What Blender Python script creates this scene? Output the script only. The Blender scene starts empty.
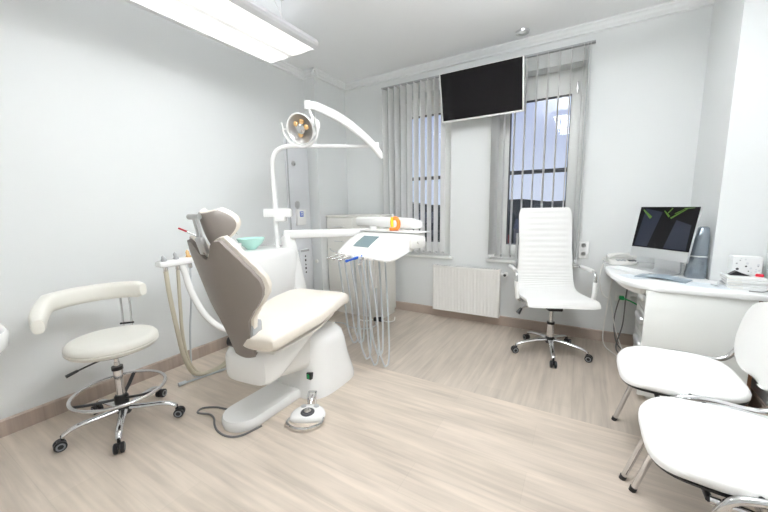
import bpy, bmesh, math, random
from mathutils import Vector, Matrix
random.seed(4)
C = bpy.context.scene.collection
PI = math.pi
ORG = {}
V = Vector

# ---------------------------------------------------------------- materials
def mat(name, col, rough=0.5, metal=0.0, spec=0.5, bump=0.0, bscale=80, var=0.0, coat=0.0, emit=None, estr=0, alpha=1, trans=0):
    m = bpy.data.materials.new(name); m.use_nodes = True
    nt = m.node_tree; b = nt.nodes['Principled BSDF']
    b.inputs['Base Color'].default_value = (*col, 1)
    b.inputs['Roughness'].default_value = rough
    b.inputs['Metallic'].default_value = metal
    b.inputs['Specular IOR Level'].default_value = spec
    b.inputs['Coat Weight'].default_value = coat
    b.inputs['Alpha'].default_value = alpha
    b.inputs['Transmission Weight'].default_value = trans
    if emit:
        b.inputs['Emission Color'].default_value = (*emit, 1); b.inputs['Emission Strength'].default_value = estr
    tc = nt.nodes.new('ShaderNodeTexCoord')
    no = nt.nodes.new('ShaderNodeTexNoise'); no.inputs['Scale'].default_value = bscale; no.inputs['Detail'].default_value = 3
    nt.links.new(tc.outputs['Object'], no.inputs['Vector'])
    if bump:
        bu = nt.nodes.new('ShaderNodeBump'); bu.inputs['Strength'].default_value = bump; bu.inputs['Distance'].default_value = 0.002
        nt.links.new(no.outputs['Fac'], bu.inputs['Height']); nt.links.new(bu.outputs['Normal'], b.inputs['Normal'])
    if var:
        r = nt.nodes.new('ShaderNodeMapRange'); r.inputs['To Min'].default_value = max(0, rough-var); r.inputs['To Max'].default_value = min(1, rough+var)
        nt.links.new(no.outputs['Fac'], r.inputs['Value']); nt.links.new(r.outputs['Result'], b.inputs['Roughness'])
    return m

M = {}
M['wall'] = mat('wall_paint', (0.735, 0.752, 0.75), 0.6, bump=0.08, bscale=140)
M['ceil'] = mat('ceiling_paint', (0.885, 0.895, 0.90), 0.8)
M['trimw'] = mat('white_trim', (0.80, 0.81, 0.81), 0.6)
M['frame'] = mat('white_pvc', (0.87, 0.88, 0.86), 0.3)
M['plastic'] = mat('white_plastic', (0.86, 0.86, 0.85), 0.25, coat=0.2)
M['plasticw'] = mat('off_white_plastic', (0.78, 0.77, 0.74), 0.35)
M['lilac'] = mat('pale_grey_plastic', (0.70, 0.715, 0.735), 0.4)
M['cream'] = mat('cream_upholstery', (0.80, 0.745, 0.665), 0.42, bump=0.15, bscale=220)
M['creamw'] = mat('pale_cream_leather', (0.78, 0.765, 0.705), 0.38, bump=0.15, bscale=220)
M['shell'] = mat('taupe_shell', (0.255, 0.225, 0.205), 0.42, bump=0.05, bscale=300)
M['leather'] = mat('white_leather', (0.84, 0.84, 0.825), 0.4, bump=0.2, bscale=200)
M['chrome'] = mat('chrome', (0.72, 0.72, 0.73), 0.12, 1.0)
M['steel'] = mat('brushed_steel', (0.62, 0.62, 0.62), 0.3, 1.0, var=0.08, bscale=30)
M['black'] = mat('black_plastic', (0.015, 0.015, 0.017), 0.35)
M['dark'] = mat('dark_grey_plastic', (0.06, 0.06, 0.065), 0.4)
M['grey'] = mat('grey_plastic', (0.42, 0.43, 0.44), 0.4)
M['tyre'] = mat('grey_caster_tread', (0.25, 0.26, 0.27), 0.5)
M['screen'] = mat('black_glass_screen', (0.005, 0.004, 0.005), 0.09, spec=0.25)
M['lcd'] = mat('grey_green_lcd', (0.20, 0.27, 0.29), 0.15)
M['beige_hose'] = mat('beige_hose', (0.50, 0.46, 0.36), 0.45)
M['grey_hose'] = mat('grey_hose', (0.50, 0.53, 0.55), 0.4)
M['dark_hose'] = mat('dark_grey_cable', (0.17, 0.17, 0.17), 0.5)
M['blue'] = mat('blue_plastic', (0.02, 0.12, 0.60), 0.3)
M['orange'] = mat('orange_plastic', (0.85, 0.22, 0.03), 0.4)
M['yellow'] = mat('yellow_plastic', (0.90, 0.55, 0.02), 0.4)
M['red'] = mat('red_plastic', (0.70, 0.02, 0.05), 0.4)
M['green'] = mat('green_plastic', (0.01, 0.35, 0.10), 0.4)
M['mint'] = mat('mint_glass', (0.50, 0.80, 0.72), 0.12)
M['cab'] = mat('ivory_laminate', (0.76, 0.75, 0.71), 0.4)
M['desk'] = mat('white_laminate', (0.86, 0.87, 0.87), 0.22, coat=0.15)
M['deskg'] = mat('pale_grey_laminate', (0.58, 0.59, 0.57), 0.4)
M['panel'] = mat('ivory_panel', (0.83, 0.845, 0.82), 0.35)
M['wood'] = mat('brown_wood', (0.20, 0.09, 0.04), 0.5)
M['alu'] = mat('aluminium', (0.72, 0.73, 0.74), 0.3, 0.85)
M['bluegrey'] = mat('blue_grey_metal', (0.27, 0.31, 0.35), 0.25, 0.75)
M['paper'] = mat('paper', (0.83, 0.84, 0.84), 0.7)
M['radiator'] = mat('radiator_enamel', (0.82, 0.81, 0.78), 0.35)
M['lamp_body'] = mat('lamp_metal', (0.74, 0.74, 0.76), 0.4)
def blindm():
    m = bpy.data.materials.new('blind_fabric'); m.use_nodes = True; nt = m.node_tree; b = nt.nodes['Principled BSDF']
    b.inputs['Base Color'].default_value = (.93, .93, .92, 1); b.inputs['Roughness'].default_value = .7
    o = nt.nodes['Material Output']; tr = nt.nodes.new('ShaderNodeBsdfTranslucent'); tr.inputs['Color'].default_value = (.9, .9, .9, 1)
    mx = nt.nodes.new('ShaderNodeMixShader'); mx.inputs[0].default_value = .38
    nt.links.new(b.outputs[0], mx.inputs[1]); nt.links.new(tr.outputs[0], mx.inputs[2]); nt.links.new(mx.outputs[0], o.inputs['Surface'])
    return m
M['blind'] = blindm()
M['bulb'] = mat('warm_bulb_reflector', (0.85, 0.55, 0.25), 0.25, 0.3)
M['refl'] = mat('grey_reflector', (0.50, 0.49, 0.48), 0.3, 0.5)

def diffuser():
    m = bpy.data.materials.new('lit_diffuser'); m.use_nodes = True; nt = m.node_tree
    b = nt.nodes['Principled BSDF']; b.inputs['Base Color'].default_value = (.9, .9, .88, 1)
    b.inputs['Emission Color'].default_value = (1.0, 0.995, 0.98, 1); b.inputs['Emission Strength'].default_value = LAMP
    return m
LAMP = 1.1
M['diff'] = diffuser()
M['strip'] = mat('dim_diffuser_strip', (.85, .85, .83), .4, emit=(1, .99, .97), estr=.42)

def glassm():
    m = bpy.data.materials.new('window_glass'); m.use_nodes = True; nt = m.node_tree; n = nt.nodes; n.clear()
    o = n.new('ShaderNodeOutputMaterial'); mx = n.new('ShaderNodeMixShader'); t = n.new('ShaderNodeBsdfTransparent'); g = n.new('ShaderNodeBsdfGlossy')
    f = n.new('ShaderNodeFresnel'); f.inputs['IOR'].default_value = 1.45
    t.inputs['Color'].default_value = (.95, .96, .97, 1); g.inputs['Roughness'].default_value = 0.0
    nt.links.new(f.outputs[0], mx.inputs[0]); nt.links.new(t.outputs[0], mx.inputs[1]); nt.links.new(g.outputs[0], mx.inputs[2]); nt.links.new(mx.outputs[0], o.inputs[0])
    return m
M['glass'] = glassm()

def planks(name, along_y, c1, c2):
    m = bpy.data.materials.new(name); m.use_nodes = True; nt = m.node_tree; N = nt.nodes; L = nt.links
    b = N['Principled BSDF']; b.inputs['Roughness'].default_value = 0.42; b.inputs['Specular IOR Level'].default_value = 0.4
    tc = N.new('ShaderNodeTexCoord'); mp = N.new('ShaderNodeMapping')
    if along_y: mp.inputs['Rotation'].default_value = (0, 0, PI/2)
    L.new(tc.outputs['Object'], mp.inputs['Vector'])
    br = N.new('ShaderNodeTexBrick'); br.inputs['Scale'].default_value = 1.0
    br.inputs['Brick Width'].default_value = 1.25; br.inputs['Row Height'].default_value = 0.19
    br.inputs['Mortar Size'].default_value = 0.0016; br.inputs['Mortar Smooth'].default_value = 0.3
    br.offset = 0.37; br.inputs['Color1'].default_value = (*c1, 1); br.inputs['Color2'].default_value = (*c2, 1)
    br.inputs['Mortar'].default_value = (c1[0]*.90, c1[1]*.90, c1[2]*.89, 1)
    L.new(mp.outputs[0], br.inputs['Vector'])
    mp2 = N.new('ShaderNodeMapping'); mp2.inputs['Scale'].default_value = (2.2, 34, 1); L.new(mp.outputs[0], mp2.inputs['Vector'])
    g = N.new('ShaderNodeTexNoise'); g.inputs['Scale'].default_value = 1.0; g.inputs['Detail'].default_value = 6; g.inputs['Distortion'].default_value = 0.6
    L.new(mp2.outputs[0], g.inputs['Vector'])
    mp3 = N.new('ShaderNodeMapping'); mp3.inputs['Scale'].default_value = (1.2, 5, 1); L.new(mp.outputs[0], mp3.inputs['Vector'])
    g2 = N.new('ShaderNodeTexNoise'); g2.inputs['Scale'].default_value = 1.5; g2.inputs['Detail'].default_value = 3; L.new(mp3.outputs[0], g2.inputs['Vector'])
    ad = N.new('ShaderNodeMath'); ad.operation = 'ADD'; L.new(g.outputs['Fac'], ad.inputs[0]); L.new(g2.outputs['Fac'], ad.inputs[1])
    rp = N.new('ShaderNodeMapRange'); rp.inputs['From Min'].default_value = 0.7; rp.inputs['From Max'].default_value = 1.3
    rp.inputs['To Min'].default_value = 0.80; rp.inputs['To Max'].default_value = 1.14
    L.new(ad.outputs[0], rp.inputs['Value'])
    mu = N.new('ShaderNodeVectorMath'); mu.operation = 'SCALE'; L.new(br.outputs['Color'], mu.inputs[0]); L.new(rp.outputs[0], mu.inputs['Scale'])
    L.new(mu.outputs[0], b.inputs['Base Color'])
    bu = N.new('ShaderNodeBump'); bu.inputs['Strength'].default_value = 0.12; bu.inputs['Distance'].default_value = 0.003
    L.new(g.outputs['Fac'], bu.inputs['Height']); L.new(bu.outputs[0], b.inputs['Normal'])
    return m
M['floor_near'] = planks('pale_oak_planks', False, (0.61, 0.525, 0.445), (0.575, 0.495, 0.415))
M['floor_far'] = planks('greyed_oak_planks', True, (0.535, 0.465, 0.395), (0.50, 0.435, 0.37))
M['base'] = planks('oak_skirting', False, (0.46, 0.375, 0.32), (0.42, 0.345, 0.295))

def shades(name, stops, rough=.9, scale=3):
    m = bpy.data.materials.new(name); m.use_nodes = True; nt = m.node_tree; b = nt.nodes['Principled BSDF']
    b.inputs['Roughness'].default_value = rough
    tc = nt.nodes.new('ShaderNodeTexCoord'); no = nt.nodes.new('ShaderNodeTexNoise'); no.inputs['Scale'].default_value = scale; no.inputs['Detail'].default_value = 5
    cr = nt.nodes.new('ShaderNodeValToRGB'); cr.color_ramp.elements[0].color = (*stops[0], 1); cr.color_ramp.elements[1].color = (*stops[1], 1)
    cr.color_ramp.elements[0].position = .35; cr.color_ramp.elements[1].position = .65
    nt.links.new(tc.outputs['Object'], no.inputs['Vector']); nt.links.new(no.outputs['Fac'], cr.inputs[0]); nt.links.new(cr.outputs[0], b.inputs['Base Color'])
    return m
M['foliage'] = shades('tree_foliage', ((.035, .045, .04), (.09, .10, .085)), scale=1.2)
M['bark'] = shades('bark', ((.05, .04, .03), (.08, .06, .05)))
M['ground'] = shades('outdoor_ground', ((.07, .075, .07), (.13, .13, .12)), scale=.3)
M['house'] = shades('house_render', ((.20, .19, .20), (.26, .25, .25)), scale=.5)
M['roof_red'] = shades('red_roof_tiles', ((.22, .05, .04), (.32, .08, .06)), scale=4)
M['roof_grey'] = shades('grey_roof', ((.10, .11, .13), (.15, .16, .18)), scale=4)
M['brick'] = M['house']

# ---------------------------------------------------------------- mesh helpers
def smooth(bm, ang=40):
    for f in bm.faces: f.smooth = True
    for e in bm.edges:
        if len(e.link_faces) == 2 and e.calc_face_angle(0) > math.radians(ang): e.smooth = False

def obj(name, bm, m, parent=None, sm=True, ang=40):
    bmesh.ops.recalc_face_normals(bm, faces=bm.faces[:])
    if sm: smooth(bm, ang)
    me = bpy.data.meshes.new(name)
    o = bpy.data.objects.new(name, me)
    if parent is not None:
        org = ORG[parent.name]
        bmesh.ops.translate(bm, verts=bm.verts[:], vec=-org)
        o.parent = parent; ORG[o.name] = org
    else:
        ORG[o.name] = V((0, 0, 0))
    bm.to_mesh(me); bm.free()
    for mm in (m if isinstance(m, (list, tuple)) else [m]): me.materials.append(mm)
    C.objects.link(o)
    return o

def thing(name, label, cat, loc=(0, 0, 0), group=None):
    o = bpy.data.objects.new(name, None); C.objects.link(o); o.empty_display_size = .05
    o.location = loc; o['label'] = label; o['category'] = cat
    if group: o['group'] = group
    ORG[o.name] = V(loc)
    return o

def tag(o, label, cat, group=None, kind=None):
    o['label'] = label; o['category'] = cat
    if group: o['group'] = group
    if kind: o['kind'] = kind
    # bring the origin of a one-mesh thing to its base
    vs = [v.co for v in o.data.vertices]
    lo = V((min(v.x for v in vs), min(v.y for v in vs), min(v.z for v in vs))); hi = V((max(v.x for v in vs), max(v.y for v in vs), max(v.z for v in vs)))
    c = V(((lo.x+hi.x)/2, (lo.y+hi.y)/2, lo.z)); o.data.transform(Matrix.Translation(-c)); o.location = c
    return o

def struct(name, bm, m, **k):
    o = obj(name, bm, m, sm=k.get('sm', False)); o['kind'] = 'structure'; return o

def dup(root, loc, rotz=None, label=None):
    r = root.copy(); C.objects.link(r); r.location = loc
    if rotz is not None: r.rotation_euler = (0, 0, rotz)
    if label: r['label'] = label
    for ch in list(root.children):
        c = ch.copy(); C.objects.link(c); c.parent = r
        for g in ch.children:
            d = g.copy(); C.objects.link(d); d.parent = c
    return r

def B(): return bmesh.new()

def box(bm, lo, hi, bev=0, seg=2, mtx=None, mi=0):
    lo, hi = V(lo), V(hi)
    r = bmesh.ops.create_cube(bm, size=1); vs = r['verts']
    for v in vs: v.co = V([lo[i]+(v.co[i]+.5)*(hi[i]-lo[i]) for i in range(3)])
    fs = set(f for v in vs for f in v.link_faces)
    for f in fs: f.material_index = mi
    if bev:
        es = list(set(e for v in vs for e in v.link_edges))
        rr = bmesh.ops.bevel(bm, geom=es, offset=bev, segments=seg, profile=.5, affect='EDGES')
        vs = list(set(v for f in rr['faces'] for v in f.verts) | set(v for v in vs if v.is_valid))
    if mtx is not None: bmesh.ops.transform(bm, matrix=mtx, verts=list(set(vs)))
    return bm

def crom(pts, n=8):
    pts = [V(p) for p in pts]
    if len(pts) < 3: return pts
    P = [pts[0]*2-pts[1]]+pts+[pts[-1]*2-pts[-2]]; out = []
    for i in range(1, len(P)-2):
        a, b, c, d = P[i-1:i+3]
        for k in range(n):
            t = k/n
            out.append(.5*((2*b)+(-a+c)*t+(2*a-5*b+4*c-d)*t*t+(-a+3*b-3*c+d)*t**3))
    out.append(pts[-1]); return out

def tube(bm, pts, r, seg=10, n=8, smoothp=True, closed=False, flat=None):
    """sweep a circle (radius r or list of radii) along a path; flat scales second axis"""
    pp = crom(pts, n) if smoothp and not closed else [V(p) for p in pts]
    N = len(pp); rs = r if isinstance(r, (list, tuple)) else None
    rings = []; prev = None
    for i, p in enumerate(pp):
        if closed: t = (pp[(i+1) % N]-pp[i-1])
        else: t = pp[min(i+1, N-1)]-pp[max(i-1, 0)]
        if t.length < 1e-9: t = V((0, 0, 1))
        t.normalize()
        if prev is None:
            u = t.orthogonal().normalized() if abs(t.z) > .99 else t.cross(V((0, 0, 1))).normalized()
        else:
            u = (prev-t*prev.dot(t)).normalized()
        prev = u; w = t.cross(u)
        rr = r if rs is None else rs[0]+(rs[-1]-rs[0])*i/(N-1) if len(rs) == 2 else rs[min(int(i/(N-1)*(len(rs)-1)+.5), len(rs)-1)]
        f2 = flat or 1
        rings.append([bm.verts.new(p+u*math.cos(a)*rr+w*math.sin(a)*rr*f2) for a in [2*PI*k/seg for k in range(seg)]])
    for i in range(N if closed else N-1):
        a, b = rings[i], rings[(i+1) % N]
        for k in range(seg): bm.faces.new((a[k], a[(k+1) % seg], b[(k+1) % seg], b[k]))
    if not closed:
        bm.faces.new(rings[0]); bm.faces.new(rings[-1][::-1])
    return bm

def lathe(bm, prof, c=(0, 0, 0), seg=32, axis=None, sx=1, sy=1, cap=True):
    """profile list of (r,z); axis: direction vector for +z"""
    c = V(c); q = V((0, 0, 1)).rotation_difference(V(axis).normalized()).to_matrix() if axis is not None else Matrix.Identity(3)
    rings = []
    for r, z in prof:
        if r < 1e-6: rings.append([bm.verts.new(c+q@V((0, 0, z)))])
        else: rings.append([bm.verts.new(c+q@V((r*sx*math.cos(2*PI*k/seg), r*sy*math.sin(2*PI*k/seg), z))) for k in range(seg)])
    for a, b in zip(rings, rings[1:]):
        for k in range(seg):
            k2 = (k+1) % seg
            if len(a) == 1 and len(b) == 1: continue
            if len(a) == 1: bm.faces.new((a[0], b[k2], b[k]))
            elif len(b) == 1: bm.faces.new((a[k], a[k2], b[0]))
            else: bm.faces.new((a[k], a[k2], b[k2], b[k]))
    if cap and len(rings[0]) > 1: bm.faces.new(rings[0][::-1])
    if cap and len(rings[-1]) > 1: bm.faces.new(rings[-1])
    return bm

def cyl(bm, a, b, r, seg=16, r2=None):
    a, b = V(a), V(b); d = b-a
    return lathe(bm, [(r, 0), (r if r2 is None else r2, d.length)], a, seg, d)

def loft(bm, loops):
    rings = [[bm.verts.new(V(p)) for p in l] for l in loops]; n = len(rings[0])
    for a, b in zip(rings, rings[1:]):
        for k in range(n): bm.faces.new((a[k], a[(k+1) % n], b[(k+1) % n], b[k]))
    bm.faces.new(rings[0][::-1]); bm.faces.new(rings[-1]); return bm

def sq(n=28, e=4.0):
    """unit superellipse"""
    o = []
    for k in range(n):
        a = 2*PI*k/n; c, s = math.cos(a), math.sin(a)
        o.append((math.copysign(abs(c)**(2/e), c), math.copysign(abs(s)**(2/e), s)))
    return o

def loft_y(bm, secs, e=4.0, n=28):
    """sections (y, cx, cz, hx, hz)"""
    return loft(bm, [[(cx+u*hx, y, cz+w*hz) for u, w in sq(n, e)] for (y, cx, cz, hx, hz) in secs])

def loft_z(bm, secs, e=4.0, n=32):
    """sections (z, cx, cy, hx, hy)"""
    return loft(bm, [[(cx+u*hx, cy+w*hy, z) for u, w in sq(n, e)] for (z, cx, cy, hx, hy) in secs])

def prism(bm, poly, f0, f1, bev=0):
    """poly: list of 2D; f0,f1 map (a,b)->3D for the two caps"""
    a = [bm.verts.new(V(f0(*p))) for p in poly]; b = [bm.verts.new(V(f1(*p))) for p in poly]; n = len(poly)
    bm.faces.new(a[::-1]); bm.faces.new(b)
    for k in range(n): bm.faces.new((a[k], a[(k+1) % n], b[(k+1) % n], b[k]))
    return bm

def grid(bm, fn_front, fn_back, nu, nv):
    """closed solid from two grids"""
    A = [[bm.verts.new(V(fn_front(i/nu, j/nv))) for i in range(nu+1)] for j in range(nv+1)]
    Bk = [[bm.verts.new(V(fn_back(i/nu, j/nv))) for i in range(nu+1)] for j in range(nv+1)]
    for j in range(nv):
        for i in range(nu):
            bm.faces.new((A[j][i], A[j][i+1], A[j+1][i+1], A[j+1][i])); bm.faces.new((Bk[j][i], Bk[j+1][i], Bk[j+1][i+1], Bk[j][i+1]))
    for i in range(nu):
        bm.faces.new((A[0][i], Bk[0][i], Bk[0][i+1], A[0][i+1])); bm.faces.new((A[nv][i], A[nv][i+1], Bk[nv][i+1], Bk[nv][i]))
    for j in range(nv):
        bm.faces.new((A[j][0], A[j+1][0], Bk[j+1][0], Bk[j][0])); bm.faces.new((A[j][nu], Bk[j][nu], Bk[j+1][nu], A[j+1][nu]))
    return bm

def rotm(c, ang):
    return Matrix.Translation(V(c)) @ Matrix.Rotation(ang, 4, 'Z') @ Matrix.Translation(-V(c))

def spin(bm, c, ang):
    bmesh.ops.transform(bm, matrix=rotm(c, ang), verts=bm.verts[:]); return bm

# ---------------------------------------------------------------- room
H = 2.619
XL, XR, YB, YF = 0.0, 3.575, 0.0, -4.6
CX, CY = 0.147, -0.53      # left corner duct
PX, PY = 3.35, -0.625      # right corner pier
SEAM = -1.365
bm = B()
def quad(bm, a, b, c, d, mi=0):
    f = bm.faces.new([bm.verts.new(V(p)) for p in (a, b, c, d)]); f.material_index = mi; return f
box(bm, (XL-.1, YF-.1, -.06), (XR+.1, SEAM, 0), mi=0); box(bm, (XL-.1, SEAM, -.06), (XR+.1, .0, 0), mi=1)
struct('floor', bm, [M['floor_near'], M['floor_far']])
bm = B(); box(bm, (XL-.1, YF-.1, H), (XR+.1, .35, H+.08)); struct('ceiling', bm, M['ceil'])
bm = B(); box(bm, (XL-.12, YF-.1, 0), (XL, .3, H)); struct('wall_left', bm, M['wall'])
bm = B(); box(bm, (XR, YF-.1, 0), (XR+.12, .3, H)); struct('wall_right', bm, M['wall'])
bm = B(); box(bm, (XL-.12, YF-.12, 0), (XR+.12, YF, H)); struct('wall_front', bm, M['wall'])
bm = B(); box(bm, (XL, CY, 0), (CX, YB, H)); struct('wall_corner_left', bm, M['wall'])
bm = B(); box(bm, (PX, PY, 0), (XR, YB, H)); struct('wall_corner_right', bm, M['wall'])
# back wall with two openings
W1 = (0.76, 1.46, 0.665, 2.36); W2 = (1.87, 2.615, 0.665, 2.36); T = .30
bm = B()
xs = [XL, W1[0], W1[1], W2[0], W2[1], XR]
box(bm, (xs[0], 0, 0), (xs[1], T, H)); box(bm, (xs[2], 0, 0), (xs[3], T, H)); box(bm, (xs[4], 0, 0), (xs[5], T, H))
for w in (W1, W2):
    box(bm, (w[0], 0, 0), (w[1], T, w[2])); box(bm, (w[0], 0, w[3]), (w[1], T, H))
struct('wall_back', bm, M['wall'])
# cornice: stepped cove run
def cornice(name, a, b, nrm):
    a, b, nrm = V(a), V(b), V(nrm)
    prof = [(0, 0), (.055, 0), (.055, -.012), (.042, -.018), (.03, -.036), (.018, -.045), (.018, -.062), (0, -.068)]
    bm = B(); prism(bm, prof, lambda p, q: a+nrm*p+V((0, 0, H+q)), lambda p, q: b+nrm*p+V((0, 0, H+q))); return struct(name, bm, M['trimw'])
cornice('trim_1', (CX, 0, 0), (PX, 0, 0), (0, -1, 0))
cornice('trim_2', (0, YF, 0), (0, CY-.0, 0), (1, 0, 0))
cornice('trim_3', (0, CY, 0), (CX+.055, CY, 0), (0, -1, 0))
cornice('trim_4', (CX, CY-.055, 0), (CX, 0, 0), (1, 0, 0))
def skirting(name, a, b, nrm, h=.095, d=.014):
    a, b, nrm = V(a), V(b), V(nrm)
    prof = [(0, 0), (d, 0), (d, h-.008), (d-.006, h), (0, h)]
    bm = B(); prism(bm, prof, lambda p, q: a+nrm*p+V((0, 0, q)), lambda p, q: b+nrm*p+V((0, 0, q))); return struct(name, bm, M['base'])
skirting('baseboard_back', (CX, 0, 0), (PX, 0, 0), (0, -1, 0))
skirting('baseboard_left', (0, YF, 0), (0, CY, 0), (1, 0, 0))
skirting('baseboard_corner_left', (CX, CY, 0), (CX, 0, 0), (1, 0, 0))
skirting('baseboard_right', (XR, YF, 0), (XR, PY, 0), (-1, 0, 0))
skirting('baseboard_corner_right', (PX, PY, 0), (PX, 0, 0), (-1, 0, 0))
skirting('baseboard_pier', (PX, PY, 0), (XR, PY, 0), (0, -1, 0))

def window(n, w, gx0, gx1, gz0, gz1):
    y0, y1 = .13, .19
    root = thing('window_%d' % n, '', 'window', ((w[0]+w[1])/2, .16, w[2]))
    del root['label']; del root['category']; root['kind'] = 'structure'
    bm = B()   # outer frame
    def ring(bm, x0, x1, z0, z1, a0, a1, b0, b1, ya, yb, bev=.004):
        box(bm, (x0, ya, z0), (a0, yb, z1), bev); box(bm, (a1, ya, z0), (x1, yb, z1), bev)
        box(bm, (a0, ya, z0), (a1, yb, b0), bev); box(bm, (a0, ya, b1), (a1, yb, z1), bev)
    fo = .045
    ring(bm, w[0], w[1], w[2], w[3], w[0]+fo, w[1]-fo, w[2]+fo, w[3]-fo, .15, .22)
    obj('window_frame', bm, M['frame'], root)
    bm = B(); ring(bm, w[0]+fo-.01, w[1]-fo+.01, w[2]+fo-.01, w[3]-fo+.01, gx0, gx1, gz0, gz1, .128, .19, .006)
    obj('window_sash', bm, M['frame'], root)
    bm = B(); g = .006; ring(bm, gx0, gx1, gz0, gz1, gx0+g, gx1-g, gz0+g, gz1-g, .134, .186, 0); obj('window_gasket', bm, M['dark'], root)
    bm = B(); box(bm, (gx0+.001, .150, gz0+.001), (gx1-.001, .156, gz1-.001)); obj('pane', bm, M['glass'], root)
    bm = B(); box(bm, (gx1+.03, .112, w[3]-.22), (gx1+.048, .13, w[3]-.12), .003); obj('hinge', bm, M['steel'], root)
    bm = B(); box(bm, (w[0]-.03, -.035, w[2]-.022), (w[1]+.03, .15, w[2]+.003), .006); obj('window_sill', bm, M['frame'], root)
window(1, W1, 0.895, 1.33, 0.80, 2.17)
window(2, W2, 2.0, 2.508, 0.805, 2.15)

# ---------------------------------------------------------------- outside
bm = B(); box(bm, (-60, 1.5, -7.2), (60, 160, -7.0)); o = obj('ground', bm, M['ground'], sm=False); o['kind'] = 'structure'
bm = B()
cyl(bm, (-.4, .62, 1.545), (4.0, .62, 1.545), .022)
for x in (-.35, 1.66, 3.9):
    cyl(bm, (x, .62, 1.545), (x, .33, 1.545), .015); cyl(bm, (x, .30, 1.545), (x, .33, 1.545), .045)
o = obj('guard_rail', bm, M['dark']); tag(o, 'dark horizontal metal rail crossing outside both windows', 'rail')
bm = B(); pts = [(-150+6*k, 2.0+.5*math.sin(k*.9)+.35*math.sin(k*2.3)) for k in range(36)]
prism(bm, [(-150, -7)]+pts+[(60, -7)], lambda a, b: (a, 96, b), lambda a, b: (a, 104, b)); o = obj('hills', bm, M['ground'], sm=False); o['kind'] = 'structure'
def blob(bm, c, r, sz=1.0, seed=0):
    rnd = random.Random(seed)
    s = bmesh.ops.create_icosphere(bm, subdivisions=3, radius=1)
    ph = [(V((rnd.uniform(-1, 1), rnd.uniform(-1, 1), rnd.uniform(-1, 1))).normalized(), rnd.uniform(.06, .18)) for _ in range(14)]
    for v in s['verts']:
        d = v.co.normalized(); k = 1+sum(a*max(0, d.dot(p))**6 for p, a in ph)-.1*rnd.random()
        v.co = V(c)+V((d.x*r*k, d.y*r*k, d.z*r*sz*k))
rnd = random.Random(11)
rows = [(20, 9), (33, 13), (50, 14)]
i = 0
for (d, n) in rows:
    for k in range(n):
        sl = -1.0+1.08*(k+.5)/n; x = 2.65+sl*d; y = -3.39+d+(.4 if k % 2 else -.4)
        if d == 33 and k in (3, 10): continue
        if d == 20 and k in (1, 6): continue
        if d == 50 and k in (2, 7): continue
        r = 1.08*d/n*.46; top = 1.2+(-.055, -.02, .004)[rows.index((d, n))]*d+rnd.uniform(-.02, .012)*d
        t = thing('tree', 'dark tree far beyond the windows', 'tree', (x, y, -7.0), 'dark trees far beyond the windows')
        bm = B(); hgt = (top+7)
        for q in range(3):
            blob(bm, (x, y, top-r*.9-q*hgt*.27), r*(.82, .92, .9)[q], max(1.0, hgt*.17/r), i*7+q)
        obj('crown', bm, M['foliage'], t)
        bm = B(); cyl(bm, (x, y, -7), (x, y, top-hgt*.3), .25, 8, .12); obj('trunk', bm, M['bark'], t); i += 1
def house(x, y, w, d, h, roofm, label):
    t = thing('house', label, 'house', (x, y, -7)); z0 = -7
    bm = B(); box(bm, (x-w/2, y-d/2, z0), (x+w/2, y+d/2, z0+h)); obj('wall', bm, M['house'], t, sm=False)
    bm = B(); poly = [(-d/2-.08, 0), (d/2+.08, 0), (0, .9)]
    prism(bm, poly, lambda a, b: (x-w/2-.05, y+a, z0+h+b), lambda a, b: (x+w/2+.05, y+a, z0+h+b)); obj('roof', bm, roofm, t, sm=False)
    for k in range(3):
        for r in range(2):
            bm = B(); xx = x-w/2+w*(k+.5)/3; zz = z0+h-1.9-2.6*r
            box(bm, (xx-w*.1, y-d/2-.04, zz), (xx+w*.1, y-d/2+.02, zz+1.1)); obj('window', bm, M['dark'], t, sm=False)
def hs(d, n, k): return 2.65+(-1.0+1.08*(k+.5)/n)*d, -3.39+d
for (d, n, k, w_, h_, rm, lb) in ((20, 9, 1, 1.6, 6.4, 'roof_red', 'distant small house with red roof seen low through the left window'), (20, 9, 6, 1.7, 6.2, 'roof_red', 'distant small house with red roof seen low through the right window'),
    (33, 13, 3, 2.1, 6.4, 'roof_grey', 'distant house with grey roof in the middle row through the left window'), (33, 13, 10, 2.1, 6.6, 'roof_grey', 'distant house with grey roof in the middle row through the right window'),
    (50, 14, 2, 3.0, 7.2, 'roof_grey', 'farthest house on the skyline through the left window'), (50, 14, 7, 3.0, 7.0, 'roof_grey', 'farthest house on the skyline toward the right window')):
    xx, yy = hs(d, n, k); house(xx, yy, w_, min(w_, 2.4), h_-(2.0 if False else .6), M[rm], lb)
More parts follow.
